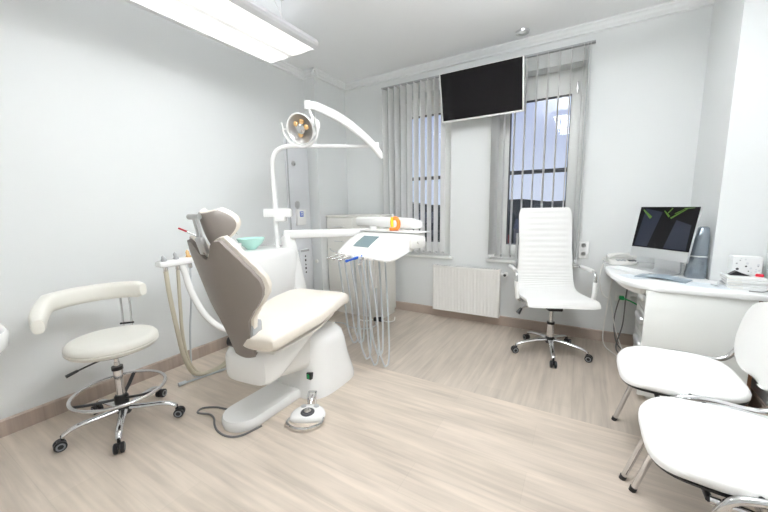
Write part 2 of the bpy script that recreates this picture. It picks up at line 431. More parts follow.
# ---------------------------------------------------------------- vertical blinds
def blind(label, x0, x1, n, packs, yc=-.07, deg=90):
    t = thing('vertical_blind', label, 'blind', ((x0+x1)/2, -.07, .685))
    bm = B(); box(bm, (x0, yc-.020, 2.450), (x1, yc+.020, 2.464), .002); obj('head_rail', bm, M['grey'], t)
    xs_ = [x0+.03+(x1-x0-.06)*i/(n-1) for i in range(n)] if not packs else packs
    for i, x in enumerate(xs_):
        a = math.radians(deg+(random.uniform(-3, 3)))
        dx, dy = math.cos(a)*.044, math.sin(a)*.044
        nx, ny = -math.sin(a), math.cos(a)
        bm = B()
        def f(u, v, off):
            s = (u-.5)*2; bow = .004*(1-s*s)
            return (x+dx*s+nx*(bow+off), yc+dy*s+ny*(bow+off), .715+(2.445-.715)*v)
        grid(bm, lambda u, v: f(u, v, .0006), lambda u, v: f(u, v, -.0006), 4, 1)
        sl = obj('slat', bm, M['blind'], t)
        bm = B(); box(bm, (x-.0035, yc-.042, .700), (x+.0035, yc+.042, .722), .001); obj('weight', bm, M['plastic'], sl)
    bm = B(); tube(bm, [(x0+.03, yc-.04, .712), (x0+(x1-x0)*.5, yc-.04, .706), (x1-.03, yc-.04, .712)], .0015, 6); obj('chain', bm, M['steel'], t)
blind('white vertical blind of upright slats over the left window', .70, 1.43, 10, None, deg=80)
blind('white vertical blind over the right window behind the high-back chair', 1.875, 2.66, 0,
      [1.885, 1.895, 1.905, 1.918, 1.932, 1.99, 2.075, 2.16, 2.245, 2.33, 2.415, 2.50, 2.585, 2.61, 2.63], deg=87)

# ---------------------------------------------------------------- television
def tilted(c, yaw, tilt, roll=0):
    return Matrix.Translation(V(c)) @ Matrix.Rotation(yaw, 4, 'Z') @ Matrix.Rotation(tilt, 4, 'X') @ Matrix.Rotation(roll, 4, 'Y')
t = thing('television', 'black flat television with white bezel mounted high between the two windows', 'television', (1.78, -.03, 2.2))
mx = tilted((1.796, -.205, 2.199), 0.0, math.radians(13), math.radians(0))
w, h = .735, .43
bm = B(); box(bm, (-w/2, -.012, -h/2), (w/2, .03, h/2), .006, mtx=mx); obj('bezel', bm, M['plastic'], t)
bm = B(); box(bm, (-w/2+.012, -.0145, -h/2+.016), (w/2-.012, -.011, h/2-.010), mtx=mx); obj('screen', bm, M['screen'], t)
bm = B(); box(bm, (-.09, .03, -.09), (.09, .05, .09), .004, mtx=mx); box(bm, (1.70, -.15, 2.13), (1.85, -.0, 2.28), .006); obj('wall_bracket', bm, M['dark'], t)

# ---------------------------------------------------------------- ceiling lights
def pendant(label, x0, x1, y0, y1, z, power):
    t = thing('pendant_light', label, 'ceiling light', ((x0+x1)/2, (y0+y1)/2, z), 'pendant lights')
    bm = B()
    poly = [(x0-.006, z+.012), (x0+.0, z-.004), (x0+.004, z), (x0+.004, z+.012), (x1-.034, z+.012), (x1-.034, z-.004), (x1-.0, z+.010), (x1+.012, z+.024), (x1-.004, z+.055), (x0+.05, z+.05)]
    prism(bm, poly, lambda a, b: (a, y0, b), lambda a, b: (a, y1, b)); obj('housing', bm, M['lamp_body'], t, sm=False)
    bm = B(); xm = (x0+x1)/2-.02
    prism(bm, [(x0+.005, z), (xm-.05, z-.002), (xm, z+.006), (xm+.05, z-.002), (x1-.035, z), (x1-.035, z+.010), (x0+.005, z+.010)],
          lambda a, b: (a, y0+.006, b), lambda a, b: (a, y1-.006, b)); obj('diffuser', bm, M['diff'], t, sm=False)
    bm = B(); box(bm, (xm-.022, y0+.006, z-.001), (xm+.022, y1-.006, z+.004)); obj('centre_strip', bm, M['strip'], t, sm=False)
    for s in (-1, 1):
        bm = B(); yy = (y0+y1)/2+s*(y1-y0)*.36
        tube(bm, [(x1-.12, yy, z+.05), (x1-.12, yy, H-.004)], .0018, 6, smoothp=False); lathe(bm, [(.018, -.012), (.018, 0)], (x1-.12, yy, H-.001)); obj('suspension_wire', bm, M['steel'], t)
    for k, (pw, zz) in enumerate(zip(power, (-.012, .075))):
        l = bpy.data.lights.new('tube_light', 'AREA'); l.shape = 'RECTANGLE'; l.size = (x1-x0)*.8; l.size_y = (y1-y0)*.95; l.energy = pw; l.color = (.965, .985, 1)
        lo = bpy.data.objects.new('tube_light', l); C.objects.link(lo); lo.parent = t; lo.location = (-.01, 0, zz)
        if k: lo.rotation_euler = (PI, 0, 0)
    return t
P1 = (3.0, 1.2); P2 = (25, 90)
pendant('long white suspended fluorescent light above the dental chair', .43, .92, -2.9, -1.352, 2.35, P1)
pendant('long white suspended light added out of view overhead to brighten the room', 2.2, 2.69, -2.9, -1.40, 2.35, P2)  # added unseen lamp; its strong up and down light fills the room

# power cable of the pendant
bm = B(); tube(bm, [(.80, -1.62, 2.402), (.84, -1.60, 2.45), (.83, -1.66, 2.55), (.82, -1.64, H-.002)], .003, 6)
o = obj('lamp_cable', bm, M['plastic']); tag(o, 'thin white cable from the ceiling to the long suspended light', 'cable')

t = thing('downlight', 'small round recessed ceiling spotlight above the television', 'spotlight', (2.131, -.19, H-.012))
bm = B(); lathe(bm, [(.036, .012), (.034, .0), (.052, -.004), (.056, .012)], (2.131, -.19, H-.012), cap=False); obj('trim_ring', bm, M['steel'], t)
bm = B(); lathe(bm, [(.0, .006), (.033, .006), (.033, .011), (0, .011)], (2.131, -.19, H-.012)); obj('lamp_glass', bm, M['plastic'], t)

# ---------------------------------------------------------------- radiator
t = thing('radiator', 'white ribbed panel radiator on the wall under the windows', 'radiator', (1.66, -.06, .10))
bm = B()
x0, x1, z0, z1 = 1.31, 2.0, .10, .575
def rad(u, v, off):
    x = x0+.012+(x1-x0-.024)*u; ph = (u*20) % 1
    d = .004*(0.5-0.5*math.cos(2*PI*ph)) if .04 < v < .96 else 0
    return (x, -.105-off+d, z0+.008+(z1-z0-.016)*v)
N_ = 160
A = []
vals = [0, .03, .05, .95, .97, 1]
rows = [[bm.verts.new(V(rad(i/N_, v, 0))) for i in range(N_+1)] for v in vals]
for j in range(len(vals)-1):
    for i in range(N_): bm.faces.new((rows[j][i], rows[j][i+1], rows[j+1][i+1], rows[j+1][i]))
box(bm, (x0, -.1005, z0), (x1, -.045, z1-.004), .004)
box(bm, (x0, -.108, z0), (x0+.013, -.10, z1), .001); box(bm, (x1-.013, -.108, z0), (x1, -.10, z1), .001)
box(bm, (x0, -.108, z0), (x1, -.10, z0+.012), .001); box(bm, (x0, -.108, z1-.012), (x1, -.10, z1), .001)
obj('panel', bm, M['radiator'], t)
bm = B(); box(bm, (x0, -.106, z1-.002), (x1, -.04, z1+.004), .001)
obj('top_cover', bm, M['radiator'], t)
bm = B()
for i in range(24): box(bm, (x0+.03+i*.0268, -.092, z1+.0035), (x0+.048+i*.0268, -.054, z1+.0052))
obj('grille', bm, M['grey'], t, sm=False)
bm = B(); cyl(bm, (1.998, -.075, .535), (2.035, -.075, .535), .011); cyl(bm, (2.045, -.058, .535), (2.045, -.115, .535), .021, 20); tube(bm, [(2.035, -.075, .535), (2.045, -.03, .535), (2.045, 0.0, .535)], .009); obj('valve', bm, M['frame'], t)
bm = B(); cyl(bm, (2.045, -.117, .535), (2.045, -.122, .535), .013, 16); obj('valve_cap', bm, M['dark'], t)
bm = B()
for xx in (1.42, 1.89): box(bm, (xx-.015, -.048, .16), (xx+.015, 0.0, .5), .002)
obj('wall_bracket', bm, M['steel'], t)

# ---------------------------------------------------------------- wall sockets
def socket(label, c, n, nrm='y'):
    t = thing('wall_socket', label, 'socket', c)
    x, y, z = c
    bm = B()
    box(bm, (x-.038, y-.010, z-.038*n), (x+.038, y, z+.038*n), .004); obj('face_plate', bm, M['plastic'], t)
    for k in range(n):
        zz = z+(k-(n-1)/2)*.074
        bm = B(); lathe(bm, [(.021, 0), (.019, -.004), (.017, .001), (0, .001)], (x, y-.010, zz), 20, (0, 1, 0)); obj('outlet', bm, M['plastic'], t)
    return t
socket('double white wall socket beside the right window above the chair arm', (2.675, 0, .80), 2)
socket('white wall socket with grey plug low under the desk', (2.965, 0, .41), 1)
socket('white wall socket furthest right under the desk', (3.05, 0, .41), 1)

# ---------------------------------------------------------------- caster / star base helper
def star_base(t, c, r, a0, hubz=.105, armz=.085, wheel_m=None, seglabel=None, tyre=None):
    cx, cy = c
    for k in range(5):
        a = math.radians(a0+72*k); d = V((math.cos(a), math.sin(a), 0)); p = V((cx, cy, 0))
        bm = B(); tube(bm, [p+d*.025+V((0, 0, hubz)), p+d*.10+V((0, 0, hubz-.003)), p+d*(r*.75)+V((0, 0, armz)), p+d*(r*.95)+V((0, 0, armz-.018)), p+d*r+V((0, 0, armz-.032))], [.020, .013], 12, flat=.7)
        arm = obj('leg', bm, M['chrome'], t)
        s = d.cross(V((0, 0, 1))); w = p+d*(r+.012)+V((0, 0, .027))
        bm = B()
        for q in (-1, 1):
            lathe(bm, [(0, -.009), (.021, -.009), (.0265, -.006), (.0265, .006), (.021, .009), (0, .009)], w+s*q*.014, 20, s)
        nf = len(bm.faces)
        for q in (-1, 1): lathe(bm, [(.019, -.001), (.019, .0015), (.012, .0015), (.012, -.001)], w+s*q*.023, 20, s*q)
        bm.faces.ensure_lookup_table()
        for fc_ in bm.faces[nf:]: fc_.material_index = 1
        box(bm, (w.x-.011, w.y-.011, .022), (w.x+.011, w.y+.011, .052), .004)
        cyl(bm, p+d*r+V((0, 0, .045)), p+d*r+V((0, 0, armz-.02)), .008, 10)
        cs = obj('caster', bm, [M['black'], M['tyre']], arm)
    bm = B(); lathe(bm, [(.03, hubz-.03), (.036, hubz-.02), (.036, hubz+.012), (.024, hubz+.03)], (cx, cy, 0), 24); obj('hub', bm, M['black'], t)

# ---------------------------------------------------------------- dental stool
SC = V((.455, -2.63, 0))
t = thing('dental_stool', 'round cream dental stool with curved arm rest, chrome base and foot ring by left wall', 'stool', SC)
star_base(t, (SC.x+.02, SC.y, 0)[:2], .262, -100, hubz=.10, armz=.095)
c = SC
bm = B(); lathe(bm, [(.021, .12), (.021, .30), (.0235, .30), (.0235, .33), (.014, .33), (.014, .37), (.0115, .37), (.0115, .43)], c, 24); obj('gas_column', bm, M['chrome'], t)
bm = B(); lathe(bm, [(.027, .325), (.027, .345), (.015, .345)], c, 24); obj('collar', bm, M['black'], t)
bm = B(); tube(bm, [c+V((.215*math.cos(a), .215*math.sin(a), .205)) for a in [2*PI*k/48 for k in range(48)]], .0095, 10, closed=True); obj('foot_ring', bm, M['chrome'], t)
bm = B()
for k in range(2):
    a = math.radians(20+75*k); d = V((math.cos(a), math.sin(a), 0))
for a in (25, 140, 265):
    a = math.radians(a); d = V((math.cos(a), math.sin(a), 0)); tube(bm, [c+d*.02+V((0, 0, .155)), c+d*.12+V((0, 0, .175)), c+d*.212+V((0, 0, .203))], .011, 8, flat=.6)
lathe(bm, [(.032, .12), (.034, .13), (.034, .165), (.026, .178)], c, 20)
obj('ring_bracket', bm, M['black'], t)
bm = B(); lathe(bm, [(.0, .452), (.17, .452), (.196, .458), (.207, .472), (.208, .478), (.204, .482), (.208, .487), (.206, .503), (.195, .516), (.17, .522), (.08, .519), (0, .517)], c, 48); obj('seat', bm, M['creamw'], t)
bm = B(); lathe(bm, [(.0, .438), (.15, .44), (.16, .452), (0, .452)], c, 36); box(bm, (c.x-.05, c.y-.05, .425), (c.x+.05, c.y+.05, .44), .004); obj('seat_plate', bm, M['black'], t)
bm = B(); tube(bm, [c+V((.06, -.04, .432)), c+V((.08, -.13, .430)), c+V((.07, -.215, .41))], .0045, 8); tube(bm, [c+V((.074, -.185, .418)), c+V((.069, -.232, .405))], [.007, .009], 8); obj('height_lever', bm, M['black'], t)
bm = B()
for s in (-.022, .022):
    a = math.radians(140); d = V((math.cos(a), math.sin(a), 0)); sd = V((-d.y, d.x, 0))
    tube(bm, [c+d*.10+sd*s+V((0, 0, .446)), c+d*.19+sd*s+V((0, 0, .455)), c+d*.215+sd*s+V((0, 0, .54)), c+d*.225+sd*s+V((0, 0, .70))], .006, 8)
obj('back_post', bm, M['chrome'], t)
bm = B(); a = math.radians(140); d = V((math.cos(a), math.sin(a), 0)); sd = V((-d.y, d.x, 0)); tube(bm, [c+d*.21+sd*.035+V((0, 0, .527)), c+d*.21-sd*.035+V((0, 0, .527))], .006, 8, smoothp=False); obj('post_clamp', bm, M['black'], t)
bm = B(); ac = c+V((.02, -.035, 0)); loops = []
n = 34
for i in range(n+1):
    a = math.radians(108+(258-108)*i/n); rr = .245; z = .735
    e = min(i, n-i)/2.0; k = min(1, .72+.28*min(1, e))
    if i > n-8: z -= .010*(i-n+8)
    cen = ac+V((rr*math.cos(a), rr*math.sin(a), z)); rad_ = V((math.cos(a), math.sin(a), 0))
    loops.append([cen+rad_*(u*.032*k)+V((0, 0, w_*.048*k)) for u, w_ in sq(18, 3.0)])
loft(bm, loops); obj('arm_rest', bm, M['creamw'], t)

# ---------------------------------------------------------------- dental chair
t = thing('dental_chair', 'cream and taupe dental treatment chair with white lift base in the middle of the room', 'dental chair', (1.03, -1.95, 0))
# base plate
bm = B(); x0, x1 = .92, 1.165
def plate(z, g): 
    pts = []
    for k in range(13):
        a = PI+PI*k/12; pts.append(((x0+x1)/2+(x1-x0-2*g)/2*math.cos(a), -2.275+.118*math.sin(a)*(1-g*4), z))
    pts += [(x1-g, -1.5, z), (x0+g, -1.5, z)]
    return pts
loft(bm, [plate(.0, .006), plate(.012, 0), plate(.040, 0), plate(.056, .012)]); obj('base_plate', bm, M['plastic'], t)
# housing
bm = B()
loft_z(bm, [(0, 1.085, -1.715, .225, .24), (.03, 1.085, -1.715, .225, .24), (.10, 1.08, -1.72, .215, .228), (.18, 1.08, -1.725, .20, .21), (.30, 1.08, -1.735, .19, .195), (.36, 1.08, -1.74, .178, .18), (.395, 1.08, -1.745, .15, .15), (.41, 1.08, -1.745, .10, .10)], 3.6, 40)
obj('lift_housing', bm, M['plastic'], t)
bm = B(); box(bm, (1.205, -1.934, .130), (1.24, -1.905, .172), .003); sw = obj('power_switch', bm, M['black'], t)
bm = B(); box(bm, (1.212, -1.938, .137), (1.230, -1.93, .165), .002); obj('green_rocker', bm, M['green'], sw)
# link arm
SO = V((1.16, -2.30, 0)); SA = math.radians(-8); SX = V((math.cos(SA), -math.sin(SA), 0)); SY = V((math.sin(SA), math.cos(SA), 0))
def loft_f(bm, secs, e=4.0, n=32, dish=0):
    """sections (f, a, z, ha, hz) in the chair's own frame"""
    out = []
    for (f_, a_, z_, ha, hz) in secs:
        out.append([SO+SX*(a_+u*ha)+SY*f_+V((0, 0, z_+w_*hz-(dish*(1-u*u) if w_ > 0 else 0))) for u, w_ in sq(n, e)])
    return loft(bm, out)
bm = B(); loft_f(bm, [(-.02, 0, .36, .10, .05), (.15, -.01, .34, .135, .09), (.35, -.02, .30, .135, .11), (.60, -.02, .27, .13, .12)], 5); obj('lift_arm', bm, M['plasticw'], t)
bm = B(); loft_f(bm, [(-.045, 0, .372, .10, .06), (-.035, 0, .372, .135, .085), (-.01, 0, .375, .15, .098), (.06, 0, .375, .158, .098), (.16, 0, .40, .16, .082), (.30, 0, .44, .16, .05), (.50, 0, .475, .14, .03)], 4.5); obj('seat_carriage', bm, M['plastic'], t)
bm = B()
loft_f(bm, [(-.075, .13, .545, .06, .02), (-.068, .125, .545, .10, .042), (-.03, .10, .546, .137, .054), (.03, .05, .548, .19, .058), (.09, .01, .550, .232, .059), (.20, 0, .550, .245, .058), (.35, 0, .552, .245, .056), (.50, 0, .572, .245, .056), (.62, 0, .580, .235, .056), (.70, 0, .574, .22, .056), (.75, 0, .560, .20, .052), (.785, 0, .540, .17, .042), (.80, 0, .525, .12, .024)], 3.5, 48, dish=.014); obj('seat_cushion', bm, M['cream'], t, ang=60)
bm = B(); loft_f(bm, [(-.03, .07, .482, .13, .010), (.10, 0, .482, .22, .012), (.35, 0, .487, .22, .012), (.55, 0, .502, .19, .012), (.66, 0, .51, .15, .010)], 4); obj('seat_shell', bm, M['plasticw'], t)
# backrest
REC = math.radians(72); AC = SX.copy(); UP = -SY*math.cos(REC)+V((0, 0, math.sin(REC))); FW = SY*math.sin(REC)+V((0, 0, math.cos(REC)))
O = V((1.0, -2.35, .42))+AC*.18
HW = [(-.08, .045), (-.05, .062), (.03, .068), (.10, .072), (.17, .078), (.24, .092), (.29, .125), (.33, .160), (.37, .184), (.41, .194), (.45, .192), (.50, .176), (.56, .152), (.61, .130), (.65, .110), (.69, .09)]
def hw(tt):
    for (a, wa), (b, wb) in zip(HW, HW[1:]):
        if tt <= b:
            k = max(0, (tt-a)/(b-a)); k = k*k*(3-2*k)*.5+k*.5; return wa+(wb-wa)*k
    return HW[-1][1]
def back(sn, v, off, grow=0, t0=-.075):
    ttop = .675-.085*math.exp(-(sn/.38)**2)+grow*.6
    tt = t0+(ttop-t0)*v
    s = sn*(hw(tt)+grow)
    return O+AC*s+UP*tt+FW*(2.0*s*s+off-.05*max(0, (tt-.0))*0)
bm = B(); grid(bm, lambda u, v: back(2*u-1, v, -.010), lambda u, v: back(2*u-1, v, .010), 24, 44); obj('back_shell', bm, M['shell'], t)
def cush(u, v, side):
    sn = 2*u-1; e = (1-abs(sn)**6)*(1-abs(2*v-1)**14)
    return back(sn, v, .010+side*.045*e, .014, .06)
bm = B(); grid(bm, lambda u, v: cush(u, v, 0), lambda u, v: cush(u, v, 1)+FW*.022, 24, 40); obj('back_cushion', bm, M['cream'], t)
# headrest
bm = B(); hc = O+UP*.722+FW*.055+AC*.024
def head(u, v, off):
    s = 2*u-1; k = .18+.82*math.sin(PI*(.06+.80*v**.85))**.9
    q = hc+AC*(s*.088*k)+UP*((v-.5)*.142)+FW*(off+.085*s*s*k)
    return q
grid(bm, lambda u, v: head(u, v, -.028), lambda u, v: head(u, v, -.018), 16, 14); hs = obj('headrest_shell', bm, M['shell'], t)
bm = B(); grid(bm, lambda u, v: head(u, v, -.018)+(head(u, v, 0)-hc)*.05, lambda u, v: head(u, v, .0+.045*(1-(2*u-1)**4)*(1-(2*v-1)**6))+(head(u, v, 0)-hc)*.05, 16, 14); obj('headrest_cushion', bm, M['cream'], t)
bm = B()
for s in (-.011, .011): tube(bm, [O+UP*.57+FW*.02+AC*s, O+UP*.66+FW*.004+AC*s, O+UP*.79+FW*.018+AC*s], .0055, 10)
box(bm, (-.020, -.010, -.04), (.020, .014, .04), .005, mtx=Matrix.Translation(O+UP*.655-FW*.002)@Matrix.Rotation(SA*-1, 4, 'Z')@Matrix.Rotation(math.radians(18), 4, 'X'))
cyl(bm, O+UP*.785+FW*.016-AC*.035, O+UP*.785+FW*.016+AC*.03, .012, 18)
obj('headrest_bar', bm, M['steel'], t)
bm = B(); tube(bm, [O+UP*.70+AC*-.01, O+UP*.715-FW*.0+AC*-.05, O+UP*.735+AC*-.10], [.005, .003], 8); obj('headrest_lever', bm, M['chrome'], t)
bm = B(); tube(bm, [O+UP*.722+AC*-.062, O+UP*.737+AC*-.105], .0042, 8, smoothp=False); obj('lever_grip', bm, M['red'], t)
# hip hinge, arm rest of the chair
bm = B(); lathe(bm, [(0, 0), (.028, 0), (.032, .01), (.028, .03), (0, .03)], O+AC*.05+UP*.13+FW*.03, 24, AC); box(bm, (-.02, .0, -.05), (.02, .07, .06), .012, mtx=Matrix.Translation(O+AC*.075+UP*.17+FW*.01)@Matrix.Rotation(-SA, 4, 'Z')); obj('hinge_cover', bm, M['grey'], t)
bm = B(); lathe(bm, [(0, 0), (.03, 0), (.03, .04), (0, .04)], O-AC*.11+UP*.08+FW*.03, 20, AC); obj('hinge_pin', bm, M['black'], t)
bm = B(); loft(bm, [[V(c_)+V((0, u*hx*.0, 0))+V((u*hx, 0, w_*hz)) for u, w_ in sq(16, 3)] for c_, hx, hz in
    [((.90, -2.17, .50), .018, .02), ((.885, -2.16, .58), .022, .02), ((.87, -2.10, .635), .03, .018), ((.855, -1.99, .65), .034, .016), ((.845, -1.89, .645), .028, .014), ((.84, -1.86, .64), .015, .008)]])
obj('arm_rest', bm, M['plasticw'], t)
# foot control
t = thing('foot_control', 'small white and chrome foot pedal on the floor beside the dental chair base', 'foot pedal', (1.355, -2.07, 0))
FCx, FCy = 1.345, -2.08
def fc(a, r): return (FCx+r*math.cos(a), FCy+r*math.sin(a))
da = math.radians(-60)
bm = B()
def dshape(z, r):
    pts = []
    for k in range(28):
        a = 2*PI*k/28; rr = r*(1-.0*max(0, math.cos(a)))
        x = rr*math.cos(a); y = rr*math.sin(a)
        if x > r*.45: x = r*.45+(x-r*.45)*.25
        ca, sa = math.cos(da), math.sin(da)
        pts.append((FCx+x*ca-y*sa, FCy+x*sa+y*ca, z))
    return pts
loft(bm, [dshape(0, .098), dshape(.008, .102), dshape(.020, .098), dshape(.028, .086), dshape(.031, .05)]); obj('pedal_body', bm, M['plastic'], t)
bm = B(); ca, sa = math.cos(da), math.sin(da)
pts = []
for k in range(11):
    a = math.radians(-62+124*k/10); x, y = .025+.112*math.cos(a)*.98, .112*math.sin(a); pts.append((FCx+x*ca-y*sa, FCy+x*sa+y*ca, .022))
tube(bm, [(FCx+.035*ca+.098*sa, FCy+.035*sa-.098*ca, .016)]+pts+[(FCx+.035*ca-.098*sa, FCy+.035*sa+.098*ca, .016)], .007, 8); obj('pedal_guard', bm, M['chrome'], t)
bm = B(); lathe(bm, [(.040, .026), (.040, .034), (.034, .038), (.026, .036), (0, .036)], (FCx, FCy, 0), 28); obj('centre_ring', bm, M['dark'], t)
bm = B(); lathe(bm, [(.022, .036), (.021, .042), (.012, .045), (0, .045)], (FCx, FCy, 0), 24); obj('centre_button', bm, M['chrome'], t)
for s in (-1, 1):
    x, y = -.062, s*.038; bm = B(); lathe(bm, [(.017, .026), (.016, .033), (0, .035)], (FCx+x*ca-y*sa, FCy+x*sa+y*ca, 0), 16, sx=1, sy=1); obj('side_button', bm, M['grey'], t)
bm = B(); hx, hy = FCx-.115*ca, FCy-.115*sa
tube(bm, [(FCx-.085*ca, FCy-.085*sa, .03), (hx, hy, .05), (hx-.03*ca, hy-.03*sa, .055)], .006, 8)
for s in (-.022, .022): tube(bm, [(hx+s*-sa, hy+s*ca, .0), (hx+s*-sa, hy+s*ca, .06), (hx+s*-sa-.03*ca, hy+s*ca-.03*sa, .075)], .006, 8)
tube(bm, [(hx-.022*-sa-.03*ca, hy-.022*ca-.03*sa, .075), (hx+.022*-sa-.03*ca, hy+.022*ca-.03*sa, .075)], .006, 8, smoothp=False)
obj('carry_handle', bm, M['chrome'], t)
bm = B(); tube(bm, [(.905, -2.26, .007), (.85, -2.27, .006), (.78, -2.29, .006), (.725, -2.335, .006), (.745, -2.375, .006), (.82, -2.35, .006), (.88, -2.36, .006), (.94, -2.395, .006), (1.01, -2.42, .006), (1.09, -2.42, .006), (1.15, -2.38, .006), (1.18, -2.27, .006)], .0055, 8)
o = obj('floor_cable', bm, M['dark_hose']); tag(o, 'dark grey cable looping on the floor around the dental chair base plate', 'cable')

# ---------------------------------------------------------------- cuspidor unit (beside the chair, left wall side)
t = thing('dental_unit', 'white rounded cuspidor unit standing between the dental chair and the left wall', 'dental unit', (.47, -1.55, 0))
bm = B(); loft_z(bm, [(0, .46, -1.56, .14, .22), (.04, .46, -1.56, .14, .22), (.30, .46, -1.56, .12, .19), (.42, .455, -1.56, .15, .24), (.62, .45, -1.57, .165, .275), (.82, .45, -1.58, .165, .285), (.865, .45, -1.58, .155, .27), (.885, .45, -1.58, .13, .24)], 4, 40)
obj('unit_body', bm, M['plastic'], t)
bm = B(); loft_z(bm, [(.10, .58, -1.34, .06, .075), (.50, .575, -1.34, .055, .07), (.95, .53, -1.38, .042, .055), (.975, .53, -1.38, .035, .045)], 4, 28); obj('support_column', bm, M['plastic'], t)
bm = B(); lathe(bm, [(.03, .885), (.045, .90), (.085, .935), (.105, .975), (.101, .976), (.08, .94), (.04, .908), (0, .905)], (.42, -1.66, 0), 32, sx=.95, sy=1.05); obj('spittoon_bowl', bm, M['mint'], t)
bm = B(); tube(bm, [(.36, -1.86, .88), (.36, -1.865, 1.0), (.38, -1.84, 1.035), (.42, -1.80, 1.03), (.43, -1.79, 1.01)], .008, 10); obj('water_spout', bm, M['chrome'], t)
bm = B(); tube(bm, [(.34, -1.78, .88), (.34, -1.785, .97), (.36, -1.80, 1.0)], .007, 10); obj('cup_filler', bm, M['chrome'], t)
bm = B(); lathe(bm, [(.022, 0), (.028, .07), (.026, .07), (.021, .005), (0, .005)], (.50, -1.84, .886), 20); obj('drinking_cup_holder', bm, M['plastic'], t)
# assistant arm
bm = B(); tube(bm, [(.60, -1.80, .40), (.62, -1.98, .37), (.55, -2.06, .40), (.48, -2.12, .50), (.42, -2.16, .66), (.40, -2.18, .80), (.395, -2.20, .86)], .021, 12); obj('assistant_arm', bm, M['plastic'], t)
bm = B(); loft_y(bm, [(-2.33, .385, .865, .035, .016), (-2.31, .385, .865, .045, .022), (-2.14, .385, .87, .045, .024), (-2.11, .385, .87, .035, .016)], 4)
hd = obj('instrument_holder', bm, M['plastic'], t)
for k, (yy, mm, hh) in enumerate([(-2.295, 'grey', .045), (-2.22, 'grey', .06), (-2.14, 'wood', .065)]):
    bm = B(); lathe(bm, [(.010, 0), (.017, .01), (.017, .03), (.011, .04), (.011, hh), (.004, hh+.012)], (.40, yy, .868), 16, (.25, -.3, 1)); obj('suction_handpiece', bm, M[mm if mm != 'wood' else 'bulb'], t)
    bm = B(); lathe(bm, [(.012, -.045), (.014, -.04), (.014, -.012), (.011, -.01)], (.40, yy, .862), 16); obj('hose_coupling', bm, M['chrome'], t)
bm = B(); tube(bm, [(.40, -2.295, .83), (.405, -2.29, .66), (.41, -2.27, .42), (.40, -2.24, .22), (.37, -2.17, .07), (.35, -2.05, .022), (.38, -1.93, .06), (.45, -1.86, .25), (.47, -1.80, .40)], .014, 10); obj('suction_hose', bm, M['beige_hose'], t)
bm = B(); tube(bm, [(.40, -2.22, .83), (.40, -2.23, .60), (.40, -2.235, .36), (.38, -2.20, .16), (.35, -2.11, .035), (.37, -1.99, .018), (.43, -1.90, .08), (.49, -1.83, .25), (.50, -1.79, .40)], .011, 10); obj('suction_hose', bm, M['beige_hose'], t)
bm = B(); tube(bm, [(.40, -2.14, .83), (.39, -2.15, .60), (.36, -2.16, .40), (.33, -2.16, .18), (.32, -2.15, .03), (.36, -2.05, .010), (.42, -1.95, .03), (.50, -1.86, .2), (.52, -1.80, .38)], .006, 8); obj('air_hose', bm, M['grey_hose'], t)
bm = B(); tube(bm, [(.50, -1.80, .3), (.45, -1.90, .06), (.38, -2.02, .012), (.345, -2.16, .010), (.335, -2.215, .012)], .007, 8); lathe(bm, [(.013, 0), (.013, .045), (.009, .05)], (.330, -2.262, .016), 12, (.1, 1, 0)); obj('drain_hose', bm, M['grey_hose'], t)

# ---------------------------------------------------------------- dental lamp
t = thing('dental_lamp', 'white dental operating lamp on a bent pole and curved arm above the dental chair', 'dental lamp', (.50, -1.47, .885))
bm = B(); tube(bm, [(.50, -1.47, .88), (.50, -1.47, 1.10), (.50, -1.47, 1.35), (.50, -1.47, 1.53), (.503, -1.46, 1.60), (.515, -1.43, 1.655), (.545, -1.38, 1.69), (.60, -1.33, 1.70), (.68, -1.26, 1.70)], .019, 14); obj('pole', bm, M['plastic'], t)
bm = B(); tube(bm, [(.66, -1.275, 1.70), (1.11, -.895, 1.705)], [.0165, .0125], 12, smoothp=False); cyl(bm, (1.115, -.892, 1.70), (1.115, -.892, 1.735), .022, 18); cyl(bm, (1.11, -.895, 1.705), (1.135, -.875, 1.706), .0135, 12); obj('swing_arm', bm, M['plastic'], t)
bm = B(); ang = math.atan2(.31, .2)
box(bm, (-.11, -.045, -.035), (.11, .045, .035), .012, mtx=Matrix.Translation((.515, -1.455, 1.165))@Matrix.Rotation(math.radians(35), 4, 'Z')); box(bm, (-.025, -.05, -.05), (.06, .05, .0), .01, mtx=Matrix.Translation((.515, -1.455, 1.145))@Matrix.Rotation(math.radians(35), 4, 'Z')); obj('mounting_bracket', bm, M['plastic'], t)
# boom: rises from swing arm end to above the head
E0 = V((1.115, -.895, 1.62)); E1 = V((.94, -1.50, 1.925))
bm = B(); loops = []
cp = crom([V((1.145, -.845, 1.615)), V((1.115, -.94, 1.705)), V((1.07, -1.10, 1.80)), V((1.02, -1.27, 1.875)), V((.965, -1.44, 1.915)), V((.94, -1.52, 1.912))], 6)
for i, p in enumerate(cp):
    tn = (cp[min(i+1, len(cp)-1)]-cp[max(i-1, 0)]).normalized(); sd = tn.cross(V((0, 0, 1))).normalized(); nn = sd.cross(tn)
    f = i/(len(cp)-1); k = .026+.008*math.sin(PI*f); kk = .018 if 0 < i < len(cp)-1 else .012
    loops.append([p+sd*u*kk+nn*w_*k*(1 if 0 < i < len(cp)-1 else .7) for u, w_ in sq(16, 3.5)])
loft(bm, loops); obj('boom_arm', bm, M['plastic'], t)
HC = V((.925, -1.575, 1.745)); HN = V((.14, -.88, -.30)).normalized()
bm = B(); tube(bm, [V((.94, -1.51, 1.925)), V((.945, -1.50, 1.87)), V((.955, -1.485, 1.83))], .011, 10); cyl(bm, (.94, -1.515, 1.885), (.94, -1.515, 1.94), .024, 18)
